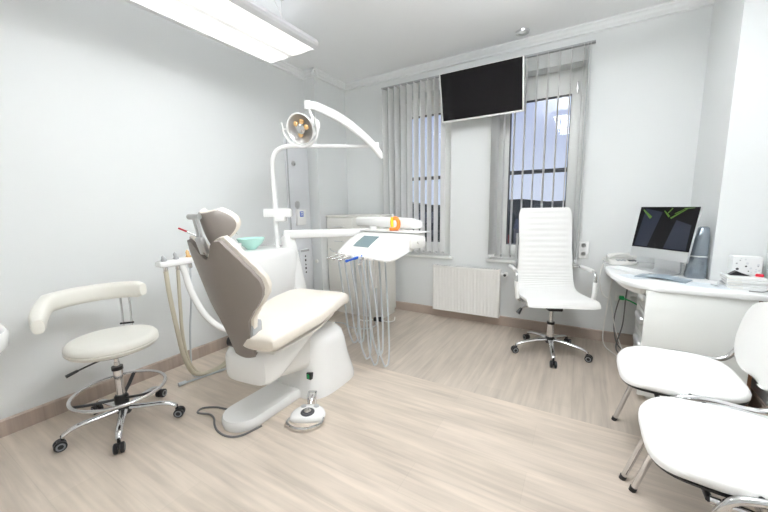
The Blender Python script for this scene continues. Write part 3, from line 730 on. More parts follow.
tube(bm, [V((.955, -1.485, 1.83)), V((1.01, -1.49, 1.80)), V((1.03, -1.51, 1.745)), V((1.0, -1.53, 1.70))], .008, 10); tube(bm, [V((.955, -1.485, 1.83)), V((.96, -1.50, 1.79)), HC-HN*.05], .012, 10)
obj('head_yoke', bm, M['plastic'], t)
bm = B(); lathe(bm, [(0, -.055), (.05, -.052), (.085, -.035), (.105, -.005), (.108, .012), (.101, .016), (.096, .008)], HC, 40, HN, cap=False)
hd = obj('lamp_head', bm, M['plastic'], t)
bm = B(); lathe(bm, [(.098, .010), (.085, -.008), (.05, -.024), (0, -.028)], HC, 36, HN, cap=False); obj('reflector', bm, M['refl'], hd)
q = V((0, 0, 1)).rotation_difference(HN).to_matrix()
for a, r in ((20, .045), (140, .05), (260, .04), (80, .05)):
    a = math.radians(a); bm = B(); lathe(bm, [(0, -.014), (.014, -.012), (.018, .002), (.012, .008), (0, .009)], HC+q@V((r*math.cos(a), r*math.sin(a), 0)), 14, HN)
    obj('bulb', bm, M['bulb'], hd)
bm = B(); lathe(bm, [(0, -.014), (.030, -.012), (.034, .006), (.02, .016), (0, .018)], HC, 18, HN); obj('bulb_cover', bm, M['chrome'], hd)
bm = B(); pts = []
for k in range(25):
    a = math.radians(172+196*k/24); 
    loc = V((math.cos(a)*.138, math.sin(a)*.118, .012))
    pts.append(loc)
# orient the U handle so that it opens upward in the head's plane
upv = (V((0, 0, 1))-HN*HN.z).normalized(); sdv = HN.cross(upv).normalized()
P3 = [HC+sdv*p.x+upv*p.y+HN*p.z for p in pts]
P3 = [P3[0]+upv*.05]+P3+[P3[-1]+upv*.04]
tube(bm, P3, .0085, 10, n=3); tube(bm, [P3[-2], HC+sdv*.10+upv*.0-HN*.02], .007, 8, smoothp=False); tube(bm, [P3[1], HC-sdv*.10-HN*.02], .007, 8, smoothp=False)
obj('handle', bm, M['plastic'], t)

# ---------------------------------------------------------------- delivery console
U = V((.974, -.226, 0)).normalized(); W_ = V((.226, .974, 0)).normalized(); D0 = V((1.045, -1.39, 0)); DW = .545
def dp(a, b, z): return D0+U*a+W_*b+V((0, 0, z))
t = thing('delivery_console', 'white dental instrument console with grey screen and hanging hoses on a swing arm', 'instrument console', dp(.27, .2, .82))
bm = B()
prof = [(.0, .838), (-.004, .850), (.01, .866), (.10, .932), (.20, .985), (.30, 1.008), (.40, 1.012), (.405, .998), (.38, .955), (.30, .905), (.18, .875), (.08, .848), (.03, .832)]
loops = []
for a, sc in ((-.012, .82), (.0, .96), (.02, 1.0), (DW-.02, 1.0), (DW, .96), (DW+.012, .82)):
    mb = sum(p[0] for p in prof)/len(prof); mz = sum(p[1] for p in prof)/len(prof)
    loops.append([dp(a, mb+(b-mb)*sc, mz+(z-mz)*sc) for b, z in prof])
loft(bm, loops); obj('console_body', bm, M['plastic'], t)
bm = B(); sa_ = math.atan2(.053, .10)
def cz(b):
    for (a1, z1_), (a2, z2_) in zip(prof[2:7], prof[3:7]):
        if a1 <= b <= a2: return z1_+(z2_-z1_)*(b-a1)/(a2-a1)
    return 1.0
def slab(bm, a0, a1, b0, b1, lift):
    n = 4; top = [[bm.verts.new(dp(a, b0+(b1-b0)*j/n, cz(b0+(b1-b0)*j/n)+lift)) for a in (a0, a1)] for j in range(n+1)]
    bot = [[bm.verts.new(dp(a, b0+(b1-b0)*j/n, cz(b0+(b1-b0)*j/n)-.004)) for a in (a0, a1)] for j in range(n+1)]
    for j in range(n):
        bm.faces.new((top[j][0], top[j][1], top[j+1][1], top[j+1][0])); bm.faces.new((top[j][0], top[j+1][0], bot[j+1][0], bot[j][0])); bm.faces.new((top[j][1], bot[j][1], bot[j+1][1], top[j+1][1]))
    bm.faces.new((top[0][0], bot[0][0], bot[0][1], top[0][1])); bm.faces.new((top[n][0], top[n][1], bot[n][1], bot[n][0]))
slab(bm, .105, .30, .055, .20, .003); obj('screen_frame', bm, M['plasticw'], t, sm=False)
bm = B(); slab(bm, .12, .285, .068, .187, .0045); obj('screen', bm, M['lcd'], t, sm=False)
bm = B(); box(bm, (-.02, .27, 1.010), (DW+.03, .43, 1.018), .003, mtx=Matrix.Translation(D0)@Matrix.Rotation(math.atan2(U.y, U.x), 4, 'Z')); obj('tray_top', bm, M['plastic'], t)
bm = B(); box(bm, (-.0, .30, 1.0175), (DW*.72, .40, 1.022), .001, mtx=Matrix.Translation(D0)@Matrix.Rotation(math.atan2(U.y, U.x), 4, 'Z')); obj('tray_mat', bm, M['bulb'] if False else M['plasticw'], t)
bm = B(); box(bm, (DW+.002, .20, .905), (DW+.035, .36, .985), .012, mtx=Matrix.Translation(D0)@Matrix.Rotation(math.atan2(U.y, U.x), 4, 'Z')); cyl(bm, dp(DW+.02, .27, .95), dp(DW+.045, .27, .95), .012); obj('side_block', bm, M['plasticw'], t)
# rear bar
bm = B(); mt = Matrix.Translation(D0)@Matrix.Rotation(math.atan2(U.y, U.x)+math.radians(4), 4, 'Z')
loops = []
for a, hz, hy, zc in ((-.06, .022, .03, 1.070), (-.045, .034, .042, 1.070), (.25, .040, .046, 1.066), (.50, .038, .045, 1.060), (.58, .028, .038, 1.052), (.60, .014, .02, 1.045)):
    loops.append([mt@V((a-.10, .42+u*hy, zc+.008+w_*hz*1.12)) for u, w_ in sq(20, 4)])
loft(bm, loops); obj('rear_bar', bm, M['plastic'], t)
# swing arm to the unit
bm = B(); a0 = V((.53, -1.38, .985)); a1 = V((1.19, -1.03, .995)); dd = (a1-a0).normalized(); sd = dd.cross(V((0, 0, 1))).normalized()
loft(bm, [[p+sd*u*.03*s+V((0, 0, w_*.036*s)) for u, w_ in sq(20, 5)] for p, s in ((a0-dd*.03, .7), (a0-dd*.02, 1), (a1, .86), (a1+dd*.015, .7))]); obj('swing_arm', bm, M['plastic'], t)
bm = B(); cyl(bm, a1-dd*.03+V((0, 0, -.04)), a1-dd*.03+V((0, 0, .05)), .034, 24); tube(bm, [a1-dd*.02+V((0, 0, .02)), dp(.05, .38, 1.03)], .02, 10, smoothp=False); obj('arm_joint', bm, M['plastic'], t)
# front handle rod
bm = B(); tube(bm, [dp(.03, .0, .862), dp(-.02, -.02, .872), dp(-.075, .0, .885)], .005, 8); obj('side_rod', bm, M['chrome'], t)
rnd = random.Random(5)
hx_ = [.06, .13, .20, .28, .33, .39]
for k, a in enumerate(hx_):
    bm = B(); box(bm, (-.016, -.022, -.012), (.016, .018, .014), .005, mtx=Matrix.Translation(dp(a, -.008, .852))@Matrix.Rotation(math.atan2(U.y, U.x), 4, 'Z')); ck = obj('instrument_cradle', bm, M['plasticw'], t)
    if k < 5:
        bm = B(); lathe(bm, [(.006, -.03), (.009, -.025), (.010, .03), (.007, .04), (.007, .075), (.0095, .082), (.0095, .095), (.003, .10)], dp(a, -.022, .853), 14, -W_*.9-V((0, 0, .35))+U*(-.75 if k < 4 else .5)); obj('handpiece', bm, M['blue' if k == 3 else 'chrome'], t)
LOW = [.15, .17, .06, .035, .13, .06]
for k, a in enumerate(hx_):
    lo = LOW[k]; b1 = .14+.03*(k % 3); s = rnd.uniform(-.02, .02)
    pts = [dp(a, -.02, .845), dp(a+.01, -.03, .78), dp(a+.015+s, .0, .50), dp(a+.02+s, .02, lo+.14), dp(a+.03+s, .05, lo+.02), dp(a+.048, .065, lo), dp(a+.06, .085, lo+.03), dp(a+.055, .10, lo+.18), dp(a+.035, .11, .55), dp(a+.015, .115, .80), dp(a+.01, .115, .87)]
    bm = B(); tube(bm, pts, .0062 if k % 2 else .0072, 8); obj('instrument_hose', bm, M['grey_hose'], t)
bm = B(); tube(bm, [dp(.33, .1, .86), dp(.34, .08, .72), dp(.33, .09, .62)], .012, 8); obj('hose_sleeve', bm, M['plasticw'], t)

# orange thing on the tray
t = thing('impression_gun', 'orange and yellow plastic dispenser standing on the instrument console tray', 'dispenser', dp(.335, .30, 1.018))
bx = dp(.335, .30, 0)
bm = B(); tube(bm, [bx+V((.012, .0, 1.032)), bx+V((.03, .0, 1.05)), bx+V((.032, .0, 1.085)), bx+V((.016, .0, 1.11)), bx+V((-.006, 0, 1.112))], .0145, 10); tube(bm, [bx+V((-.035, -.01, 1.032)), bx+V((.01, -.004, 1.034)), bx+V((.03, 0, 1.034))], .013, 10); obj('orange_body', bm, M['orange'], t)
bm = B(); tube(bm, [bx+V((-.018, -.006, 1.048)), bx+V((-.022, -.004, 1.085)), bx+V((-.018, 0, 1.122))], .0125, 10); obj('yellow_tube', bm, M['yellow'], t)
bm = B(); lathe(bm, [(.009, 0), (.010, .02), (.004, .026)], bx+V((-.018, 0, 1.122)), 12); obj('white_cap', bm, M['plastic'], t)

# ---------------------------------------------------------------- wall items at the left corner duct
t = thing('wall_trunking', 'tall pale grey cable trunking strip on the left wall behind the lamp pole', 'trunking', (.02, -.72, .10))
bm = B(); box(bm, (.0, -.86, .10), (.035, -.56, 1.9), .004); obj('cover', bm, M['lilac'], t)
bm = B(); box(bm, (.034, -.865, .98), (.042, -.855, 1.9), .001); obj('edge_strip', bm, M['grey'], t)
bm = B(); lathe(bm, [(0, 0), (.038, 0), (.036, .008), (.022, .010), (0, .011)], (.035, -.752, 1.235), 28, (1, 0, 0), sx=1.15, sy=.9); obj('round_valve', bm, M['steel'], t)
bm = B(); lathe(bm, [(0, 0), (.025, 0), (.025, .012), (0, .012)], (.035, -.78, 1.66), 20, (1, 0, 0)); obj('round_plug', bm, M['steel'], t)
t = thing('wall_switch', 'small white switch box with a blue sign on the left wall', 'switch', (.05, -.68, 1.03))
bm = B(); box(bm, (.035, -.79, 1.02), (.07, -.66, 1.19), .008); obj('switch_box', bm, M['plastic'], t)
bm = B(); box(bm, (.069, -.755, 1.11), (.0725, -.705, 1.165), .001); obj('blue_sign', bm, M['blue'], t)
bm = B()
box(bm, (.0722, -.748, 1.145), (.0732, -.712, 1.157)); box(bm, (.0722, -.745, 1.120), (.0732, -.735, 1.138)); box(bm, (.0722, -.724, 1.120), (.0732, -.714, 1.138))
obj('sign_symbol', bm, M['plastic'], t, sm=False)
t = thing('air_monitor', 'slim upright pale grey wall device with a column of dark symbols', 'wall device', (.05, -.70, .23))
bm = B(); box(bm, (.035, -.79, .18), (.085, -.655, .76), .008); obj('device_body', bm, M['lilac'], t)
bm = B(); box(bm, (.084, -.785, .735), (.088, -.66, .758), .001); obj('top_vent', bm, M['grey'], t)
for k in range(5):
    z = .685-.044*k; bm = B()
    if k in (0, 4): lathe(bm, [(0, 0), (.010, 0), (.010, .002), (0, .002)], (.085, -.722, z), 12, (1, 0, 0))
    elif k == 2: prism(bm, [(-.011, -.011), (.011, -.011), (0, .012)], lambda a, b: (.0845, -.722+a, z+b), lambda a, b: (.087, -.722+a, z+b))
    else: box(bm, (.0845, -.732, z-.012), (.087, -.712, z+.012))
    obj('symbol', bm, M['dark'], t)
bm = B(); lathe(bm, [(0, 0), (.02, 0), (.02, .012), (.012, .016), (0, .016)], (.075, CY, .60), 16, (0, -1, 0)); o = obj('rotary_dimmer', bm, M['plasticw']); tag(o, 'small round beige knob low on the left corner wall beside the cabinet', 'dimmer')

# low cabinet
t = thing('low_cabinet', 'ivory low cabinet with drawers standing in the left corner behind the console', 'cabinet', (.50, -.23, 0))
x0, x1, y0, y1, zt = .165, .87, -.445, -.125, 1.095
bm = B(); box(bm, (x0, y0+.018, .06), (x1, y1, zt), .002); box(bm, (x0+.02, y0+.04, 0), (x1-.02, y1, .06)); obj('body', bm, M['cab'], t, sm=False)
bm = B(); box(bm, (x0-.008, y0-.004, zt), (x1+.008, y1, zt+.022), .003); obj('cabinet_top', bm, M['cab'], t)
for (za, zb) in ((.90, 1.085), (.08, .892)):
    for (xa, xb) in ((x0+.003, (x0+x1)/2-.002), ((x0+x1)/2+.002, x1-.003)):
        dr = zb > 1
        bm = B(); box(bm, (xa, y0, za), (xb, y0+.018, zb), .003); d = obj('drawer' if dr else 'door', bm, M['cab'], t)
        bm = B(); zz = (za+zb)/2 if dr else zb-.06; xm = (xa+xb)/2
        tube(bm, [(xm-.055, y0, zz), (xm-.052, y0-.022, zz), (xm+.052, y0-.022, zz), (xm+.055, y0, zz)], .005, 8, n=4); obj('handle', bm, M['steel'], d)
# compact items behind the console on the floor
bm = B(); tube(bm, [(.82, -.5, .01), (.90, -.62, .008), (.86, -.75, .008), (.70, -.78, .008), (.55, -.72, .008), (.35, -.80, .008)], .006, 8); o = obj('floor_hose', bm, M['grey_hose']); tag(o, 'pale hose lying on the floor behind the dental chair before the cabinet', 'hose')
t = thing('floor_plug', 'black plug with white cable on the floor below the cabinet edge', 'plug', (.87, -.52, 0))
bm = B(); cyl(bm, (.82, -.52, .03), (.90, -.50, .035), .022, 14, .028); obj('plug_body', bm, M['black'], t)
bm = B(); tube(bm, [(.90, -.50, .03), (.96, -.50, .02), (1.0, -.42, .01), (.95, -.30, .008)], .006, 8); tube(bm, [(.82, -.52, .03), (.75, -.56, .012), (.66, -.55, .008)], .006, 8); obj('cord', bm, M['plasticw'], t)

# ---------------------------------------------------------------- office chair
OC = V((2.48, -.48, 0)); th = math.radians(21)
t = thing('office_chair', 'white high-back office chair with chrome star base in front of the right window', 'office chair', OC)
star_base(t, (OC.x, OC.y), .265, -80, hubz=.115, armz=.095)
FR = V((math.sin(th), -math.cos(th), 0)); RT = V((math.cos(th), math.sin(th), 0))   # chair front, chair's side (image right)
def op(a, f, z): return OC+RT*a+FR*f+V((0, 0, z))
bm = B(); lathe(bm, [(.027, .13), (.027, .255), (.022, .26), (.022, .27), (.014, .27), (.014, .395)], OC, 24); obj('gas_column', bm, M['chrome'], t)
bm = B(); lathe(bm, [(.029, .245), (.029, .262), (.024, .262)], OC, 20); box(bm, (-.055, -.10, .375), (.055, .08, .430), .01, mtx=Matrix.Translation(OC)@Matrix.Rotation(th, 4, 'Z')); box(bm, (-.14, -.03, .42), (.16, .03, .432), .004, mtx=Matrix.Translation(OC)@Matrix.Rotation(th, 4, 'Z')); obj('tilt_mechanism', bm, M['black'], t)
bm = B(); tube(bm, [op(-.04, .04, .405), op(-.13, .05, .402), op(-.22, .08, .402), op(-.255, .095, .39)], .005, 8); hl = obj('tilt_lever', bm, M['chrome'], t)
bm = B(); tube(bm, [op(-.25, .09, .395), op(-.278, .10, .355)], [.010, .018], 10, smoothp=False); obj('lever_knob', bm, M['black'], t)
# one continuous sling: seat front -> seat -> back top (profile f,z)
prof = crom([V((.245, 0, .445)), V((.235, 0, .468)), V((.19, 0, .476)), V((.05, 0, .462)), V((-.10, 0, .455)), V((-.175, 0, .468)), V((-.215, 0, .515)), V((-.235, 0, .60)), V((-.255, 0, .75)), V((-.285, 0, .95)), V((-.325, 0, 1.165))], 10)
NP = len(prof)
def sling(u, v, off):
    i = min(int(v*(NP-1)), NP-2); k = v*(NP-1)-i; p = prof[i].lerp(prof[i+1], k)
    a, b = prof[max(i-1, 0)], prof[min(i+2, NP-1)]; tn = (b-a).normalized(); nn = V((tn.z, 0, -tn.x))
    rib = .0035*abs(math.sin(PI*v*44)) if v > .08 else 0
    s = 2*u-1; edge = (1-abs(s)**8)
    w = .245 if v < .35 else .245-.035*min(1, (v-.35)/.5)
    w *= 1 - .10*max(0, (v-.97)/.03)**2 - .12*max(0, (.05-v)/.05)**2
    bow = -.012*s*s
    q = p+nn*(off*(.55+.45*edge)+(rib*edge if off > 0 else -rib*edge)+bow*-1)
    return op(s*w, q.x, q.z)
bm = B(); grid(bm, lambda u, v: sling(u, v, .016), lambda u, v: sling(u, v, -.016), 14, 176); obj('seat_and_back', bm, M['leather'], t, ang=60)
bm = B()
for s in (-1, 1):
    pts = [op(s*.232, .15, .446), op(s*.235, -.08, .433), op(s*.235, -.19, .450), op(s*.232, -.25, .54), op(s*.222, -.285, .76), op(s*.215, -.31, .95)]
    tube(bm, pts, .011, 10)
tube(bm, [op(-.23, .12, .443), op(.23, .12, .443)], .010, 10, smoothp=False); tube(bm, [op(-.235, -.10, .433), op(.235, -.10, .433)], .010, 10, smoothp=False)
obj('side_frame', bm, M['chrome'], t)
for s in (-1, 1):
    bm = B(); tube(bm, [op(s*.23, -.27, .665), op(s*.275, -.235, .672), op(s*.285, -.12, .672), op(s*.285, -.0, .672), op(s*.285, .035, .66), op(s*.285, .05, .62), op(s*.280, .055, .52), op(s*.265, .05, .455), op(s*.23, .03, .443)], .0105, 12); ar = obj('arm', bm, M['chrome'], t)
    bm = B(); tube(bm, [op(s*.285, -.22, .675), op(s*.286, -.10, .678), op(s*.285, .0, .677)], .0155, 12); obj('arm_sleeve', bm, M['leather'], ar)
    bm = B(); tube(bm, [op(s*.285, .052, .60), op(s*.283, .056, .53), op(s*.276, .055, .465)], .016, 12); obj('arm_sleeve', bm, M['leather'], ar)

# ---------------------------------------------------------------- desk
DZ = .718
t = thing('desk', 'white L-shaped desk top with rounded left edge along the right wall and window', 'desk', (3.2, -.5, 0))
def bez(p0, p1, p2, n=10): return [((1-k/n)**2*p0[0]+2*(1-k/n)*k/n*p1[0]+(k/n)**2*p2[0], (1-k/n)**2*p0[1]+2*(1-k/n)*k/n*p1[1]+(k/n)**2*p2[1]) for k in range(n+1)]
outline = [(2.825, -.005), (2.822, -.36)]+bez((2.822, -.42), (2.832, -.93), (3.06, -.975), 14)+[(3.30, -.982), (3.570, -.982), (3.570, PY-.004), (PX-.004, PY-.004), (PX-.004, -.005)]
bm = B()
def ofs(d):
    cx_ = sum(p[0] for p in outline)/len(outline); cy_ = sum(p[1] for p in outline)/len(outline)
    out = []
    for p in outline:
        v = V((p[0]-cx_, p[1]-cy_)); v2 = v*(1-d/max(v.length, .01)); out.append((cx_+v2.x, cy_+v2.y))
    return out
loft(bm, [[(x, y, z) for x, y in ofs(d)] for z, d in ((DZ-.030, .004), (DZ-.027, 0), (DZ-.004, 0), (DZ, .004))]); obj('desktop', bm, M['desk'], t, ang=50)
# under-top curved support plate at the left
bm = B(); pl_ = [(2.87, -.01), (2.872, -.36)]+bez((2.872, -.42), (2.90, -.80), (2.99, -.88), 10)+[(3.05, -.88), (3.05, -.01)]
loft(bm, [[(x, y, z) for x, y in pl_] for z in (DZ-.075, DZ-.031)]); obj('under_panel', bm, M['plasticw'], t, ang=50)
bm = B(); box(bm, (3.465, -.95, 0), (3.483, PY-.03, DZ-.030), .001); obj('support_panel', bm, M['wood'], t, sm=False)
bm = B(); lathe(bm, [(0, 0), (.006, 0), (.006, .002), (0, .002)], (3.40, -.955, DZ-.036), 10, (0, -1, 0)); obj('cap', bm, M['wood'], t)
# pedestal
t = thing('drawer_pedestal', 'white drawer pedestal under the desk with grey drawer fronts and silver grips', 'drawer unit', (3.24, -.80, 0))
bm = B(); box(bm, (3.035, -.95, .06), (3.462, -.55, DZ-.032), .001); box(bm, (3.05, -.93, 0), (3.45, -.57, .06)); obj('carcass', bm, M['panel'], t, sm=False)
bm = B(); box(bm, (3.0, -.966, .035), (3.4625, -.95, DZ-.0315), .0015); obj('end_panel', bm, M['panel'], t)
zs = [.045, .215, .375, .535, DZ-.036]
for k in range(4):
    bm = B(); box(bm, (3.012, -.948, zs[k]+.003), (3.034, -.555, zs[k+1]-.003), .002); d = obj('drawer', bm, M['deskg'], t)
    bm = B(); zz = zs[k+1]-.055
    loft_y(bm, [(-.90, 3.004, zz, .010, .012), (-.89, 3.000, zz, .014, .022), (-.80, 2.998, zz, .015, .026), (-.71, 3.000, zz, .014, .022), (-.70, 3.004, zz, .010, .012)], 2.5, 16); obj('grip', bm, M['alu'], d)

# telephone
def F(c, yaw): return Matrix.Translation(V(c))@Matrix.Rotation(yaw, 4, 'Z')
t = thing('telephone', 'ivory desk telephone with handset at the far left corner of the desk', 'telephone', (2.93, -.13, DZ))
mt = F((2.935, -.15, DZ), math.radians(15))
bm = B(); loft(bm, [[mt@V((x, y, z+(y+.09)*zs_)) for x, y in [(u*.095*s, w_*.085*s) for u, w_ in sq(24, 5)]] for z, s, zs_ in ((.001, .98, 0), (.008, 1, 0), (.022, .97, .14), (.027, .90, .14))]); obj('phone_base', bm, M['plasticw'], t)
bm = B(); loft(bm, [[mt@V((x, -.085+.0+w_*wd-.0+.085, z+u2)) for w_, u2 in [(a*1.0, b*hh) for a, b in sq(14, 3)]] for x, z, wd, hh in ((-.10, .055, .018, .012), (-.085, .058, .025, .020), (-.055, .068, .020, .014), (0, .076, .018, .012), (.055, .068, .020, .014), (.085, .058, .025, .020), (.10, .055, .018, .012))]); obj('handset', bm, M['plasticw'], t)
bm = B()
for i in range(3):
    for j in range(4): box(bm, (-.05+i*.022, -.075+j*.013, .030), (-.036+i*.022, -.067+j*.013, .038), .001, mtx=mt)
obj('keypad', bm, M['grey'], t)
bm = B(); box(bm, (.03, -.07, .029), (.08, -.03, .037), .001, mtx=mt); obj('display', bm, M['dark'], t)
bm = B(); tube(bm, [mt@V((-.09, .03, .05)), mt@V((-.12, .03, .03)), (2.84, -.12, DZ+.004), (2.815, -.16, DZ-.02), (2.80, -.20, .60), (2.83, -.10, .45), (2.90, -.03, .38)], .0035, 8); obj('phone_cord', bm, M['plasticw'], t)

# all-in-one computer
LB = V((2.997, -.364, 0)); RB = V((3.25, -.636, 0)); mid = (LB+RB)/2; dv = (RB-LB).normalized(); wv = (RB-LB).length+.01
yaw = math.atan2(dv.y, dv.x)
t = thing('desktop_computer', 'silver all-in-one computer with dark screen on the desk', 'computer', (mid.x, mid.y, DZ))
zc = .992; hh = .354
mt = Matrix.Translation((mid.x, mid.y, zc))@Matrix.Rotation(yaw, 4, 'Z')@Matrix.Rotation(math.radians(-11), 4, 'X')
# local -y faces the user
bm = B(); box(bm, (-wv/2, -.008, -hh/2), (wv/2, .010, hh/2), .004, mtx=mt); obj('casing', bm, M['alu'], t)
bm = B(); box(bm, (-wv/2+.001, -.0095, -hh/2+.068), (wv/2-.001, -.0078, hh/2-.001), mtx=mt); sc = obj('screen_glass', bm, M['screen'], t)
bm = B(); box(bm, (-wv/2+.001, -.0090, -hh/2+.001), (wv/2-.001, -.0078, -hh/2+.066), mtx=mt); obj('chin', bm, M['alu'], t)
# wallpaper strokes on the lit screen
m = mat('screen_green_leaves', (.01, .02, .01), .3, emit=(.25, .55, .05), estr=.26)
m2 = mat('screen_dark_blue', (.005, .006, .012), .1, emit=(.05, .08, .16), estr=.14)
bm = B()
def strip(bm, x0, z0, x1, z1, w0, w1, y=-.0098):
    d = V((x1-x0, 0, z1-z0)).normalized(); n_ = V((-d.z, 0, d.x))
    ps = [V((x0, y, z0))+n_*w0, V((x0, y, z0))-n_*w0, V((x1, y, z1))-n_*w1, V((x1, y, z1))+n_*w1]
    bm.faces.new([bm.verts.new(mt@p) for p in ps])
for a in ((-.165, .155, -.10, .10, .004, .010), (-.02, .15, .02, .11, .003, .007), (.03, .10, .12, .165, .006, .003), (.05, .13, .10, .16, .003, .002), (.0, .125, .03, .168, .003, .004), (.10, .165, .16, .17, .003, .002)):
    bm = B(); strip(bm, *a); obj('wallpaper_leaf', bm, m, sc, sm=False)
bm = B()
bm.faces.new([bm.verts.new(mt@V(p)) for p in ((-.175, -.0097, -.10), (-.08, -.0097, -.10), (-.03, -.0097, .14), (-.15, -.0097, .165))])
bm.faces.new([bm.verts.new(mt@V(p)) for p in ((.03, -.0097, -.10), (.17, -.0097, -.10), (.165, -.0097, .06), (.07, -.0097, .09))])
obj('wallpaper_glow', bm, m2, sc, sm=False)
bm = B(); mt2 = Matrix.Translation((mid.x, mid.y, DZ))@Matrix.Rotation(yaw, 4, 'Z')
pf = [(.055, .28), (.065, .28), (.075, .05), (.075, .014), (.06, .0), (-.09, .0), (-.09, .005), (.05, .008), (.062, .02), (.06, .06), (.045, .26)]
prism(bm, pf, lambda a, b: mt2@V((-.085, a, b)), lambda a, b: mt2@V((.085, a, b))); tube(bm, [mt2@V((0, .05, .25)), mt2@V((0, .008, .26))], .02, 10, smoothp=False); obj('foot', bm, M['alu'], t, sm=False)

# keyboard, papers, magazine
bm = B(); mt = F((2.955, -.47, DZ), math.radians(-52)); box(bm, (-.14, -.055, .0005), (.14, .055, .010), .003, mtx=mt)
k_ = obj('keyboard', bm, M['alu'])
t = thing('keyboard', 'slim white keyboard lying on the desk in front of the computer', 'keyboard', (2.955, -.47, DZ)); bpy.data.objects.remove(k_)
bm = B(); box(bm, (-.14, -.055, .0005), (.14, .055, .010), .003, mtx=mt); obj('keyboard_case', bm, M['paper'], t)
bm = B()
for r in range(5):
    for k in range(13): box(bm, (-.133+k*.0205, -.048+r*.0195, .010), (-.1155+k*.0205, -.032+r*.0195, .0125), mtx=mt)
obj('keys', bm, M['paper'], t, sm=False)
bm = B(); mt = F((3.11, -.70, DZ), math.radians(-25))
def mag(u, v, off): return mt@V(((u-.5)*.26, (v-.5)*.13, .0015+off+.011*math.sin(PI*u)**2))
grid(bm, lambda u, v: mag(u, v, .004), lambda u, v: mag(u, v, .0), 14, 3); o = obj('magazine', bm, M['bluegrey'] if False else mat('blue_grey_print', (.30, .37, .43), .3)); tag(o, 'blue-grey curled magazine lying on the desk before the computer foot', 'magazine')
for (x, y, a, lx, ly, lab) in ((2.955, -.705, 35, .10, .15, 'white sheet of paper on the rounded front corner of the desk'), (3.28, -.82, -12, .21, .15, 'white sheet of paper near the front edge of the desk')):
    bm = B(); box(bm, (-lx/2, -ly/2, .0003), (lx/2, ly/2, .0012), mtx=F((x, y, DZ), math.radians(a))); o = obj('paper_sheet', bm, mat('pale_blue_paper', (.72, .78, .82), .4), sm=False); tag(o, lab, 'paper')

# tapered metal holder
t = thing('metal_container', 'tall tapered blue-grey metallic container standing behind the computer on the desk', 'container', (3.30, -.572, DZ))
bm = B(); tx, ty = 3.300, -.572
loft_z(bm, [(DZ+.0005, tx-.010, ty, .050, .046), (DZ+.01, tx-.010, ty, .052, .048), (DZ+.14, tx-.004, ty, .044, .042), (DZ+.26, tx+.004, ty, .036, .034), (DZ+.318, tx+.008, ty, .026, .025), (DZ+.325, tx+.008, ty, .018, .017)], 3.0, 32); obj('container_body', bm, M['bluegrey'], t)
bm = B(); loft_z(bm, [(DZ+.136, tx-.004, ty, .0455, .0435), (DZ+.144, tx-.004, ty, .045, .043)], 3.0, 32); obj('band', bm, M['alu'], t)

# stack of boxes / notebooks
g = 'stacked white notebooks at the right end of the desk'
labs = ['bottom white notebook of the desk stack', 'second white notebook from the bottom of the desk stack', 'third white notebook from the bottom of the desk stack', 'top white notebook of the desk stack under the red and black items']
for k in range(4):
    nbm = B(); mt = F((3.455-.004*k, -.795+.006*(k % 2), DZ+.0005+.0165*k), math.radians(-4+3*(k % 2)))
    t = thing('notebook', labs[k], 'notebook', tuple(mt@V((0, 0, 0))), g)
    box(nbm, (-.078, -.062, .0), (.078, .062, .0155), .002, mtx=mt); obj('cover', nbm, M['desk'], t)
    nbm = B(); box(nbm, (-.079, -.0625, .003), (-.02, -.0615, .0125), mtx=mt); box(nbm, (-.0787, -.058, .003), (-.0777, .058, .0125), mtx=mt); obj('pages', nbm, M['plasticw'], t, sm=False)
ztop = DZ+.0005+.066
t = thing('tissue_box', 'small white box with dotted floral print behind the notebooks on the desk', 'box', (3.475, -.695, DZ))
bm = B(); box(bm, (3.415, -.722, DZ+.0005), (3.535, -.655, DZ+.165), .002); obj('carton', bm, M['paper'], t)
rnd = random.Random(8)
for k in range(16):
    bm = B(); x = 3.425+rnd.random()*.10; z = DZ+.07+rnd.random()*.088; r = rnd.uniform(.003, .007); lathe(bm, [(0, 0), (r, 0), (r, .0008), (0, .0008)], (x, -.722, z), 8, (0, -1, 0)); obj('printed_dot', bm, [M['grey'], M['lilac'], M['lilac'], M['dark']][k % 4 if k % 5 else 1], t)
bm = B(); prism(bm, [(-.05, 0), (.04, 0), (.0, .014), (-.02, .024), (-.035, .014)], lambda a, b: (3.435+a, -.80, ztop+.0005+b), lambda a, b: (3.435+a, -.765, ztop+.0005+b)); o = obj('staple_remover', bm, M['black'], sm=False); tag(o, 'small black object lying on the notebook stack', 'stapler')
bm = B(); box(bm, (-.016, -.008, .0005), (.016, .008, .016), .004, mtx=F((3.505, -.80, ztop), math.radians(-25))); o = obj('eraser', bm, M['red']); tag(o, 'small red object lying on the notebook stack', 'eraser')
bm = B(); tube(bm, [(3.315, -.80, DZ+.006), (3.335, -.82, DZ+.007), (3.35, -.78, DZ+.02), (3.365, -.755, DZ+.022), (3.385, -.79, DZ+.008)], .006, 8, flat=.6); o = obj('strap', bm, M['grey']); tag(o, 'crumpled grey strap lying left of the notebook stack', 'strap')
bm = B(); tube(bm, [(3.44, -.905, DZ+.004), (3.48, -.925, DZ+.007), (3.51, -.90, DZ+.010), (3.535, -.87, DZ+.012), (3.565, -.88, DZ+.006)], .006, 8, flat=.5); o = obj('grey_cable', bm, M['dark_hose']); tag(o, 'dark grey cable lying on the right end of the desk', 'cable')

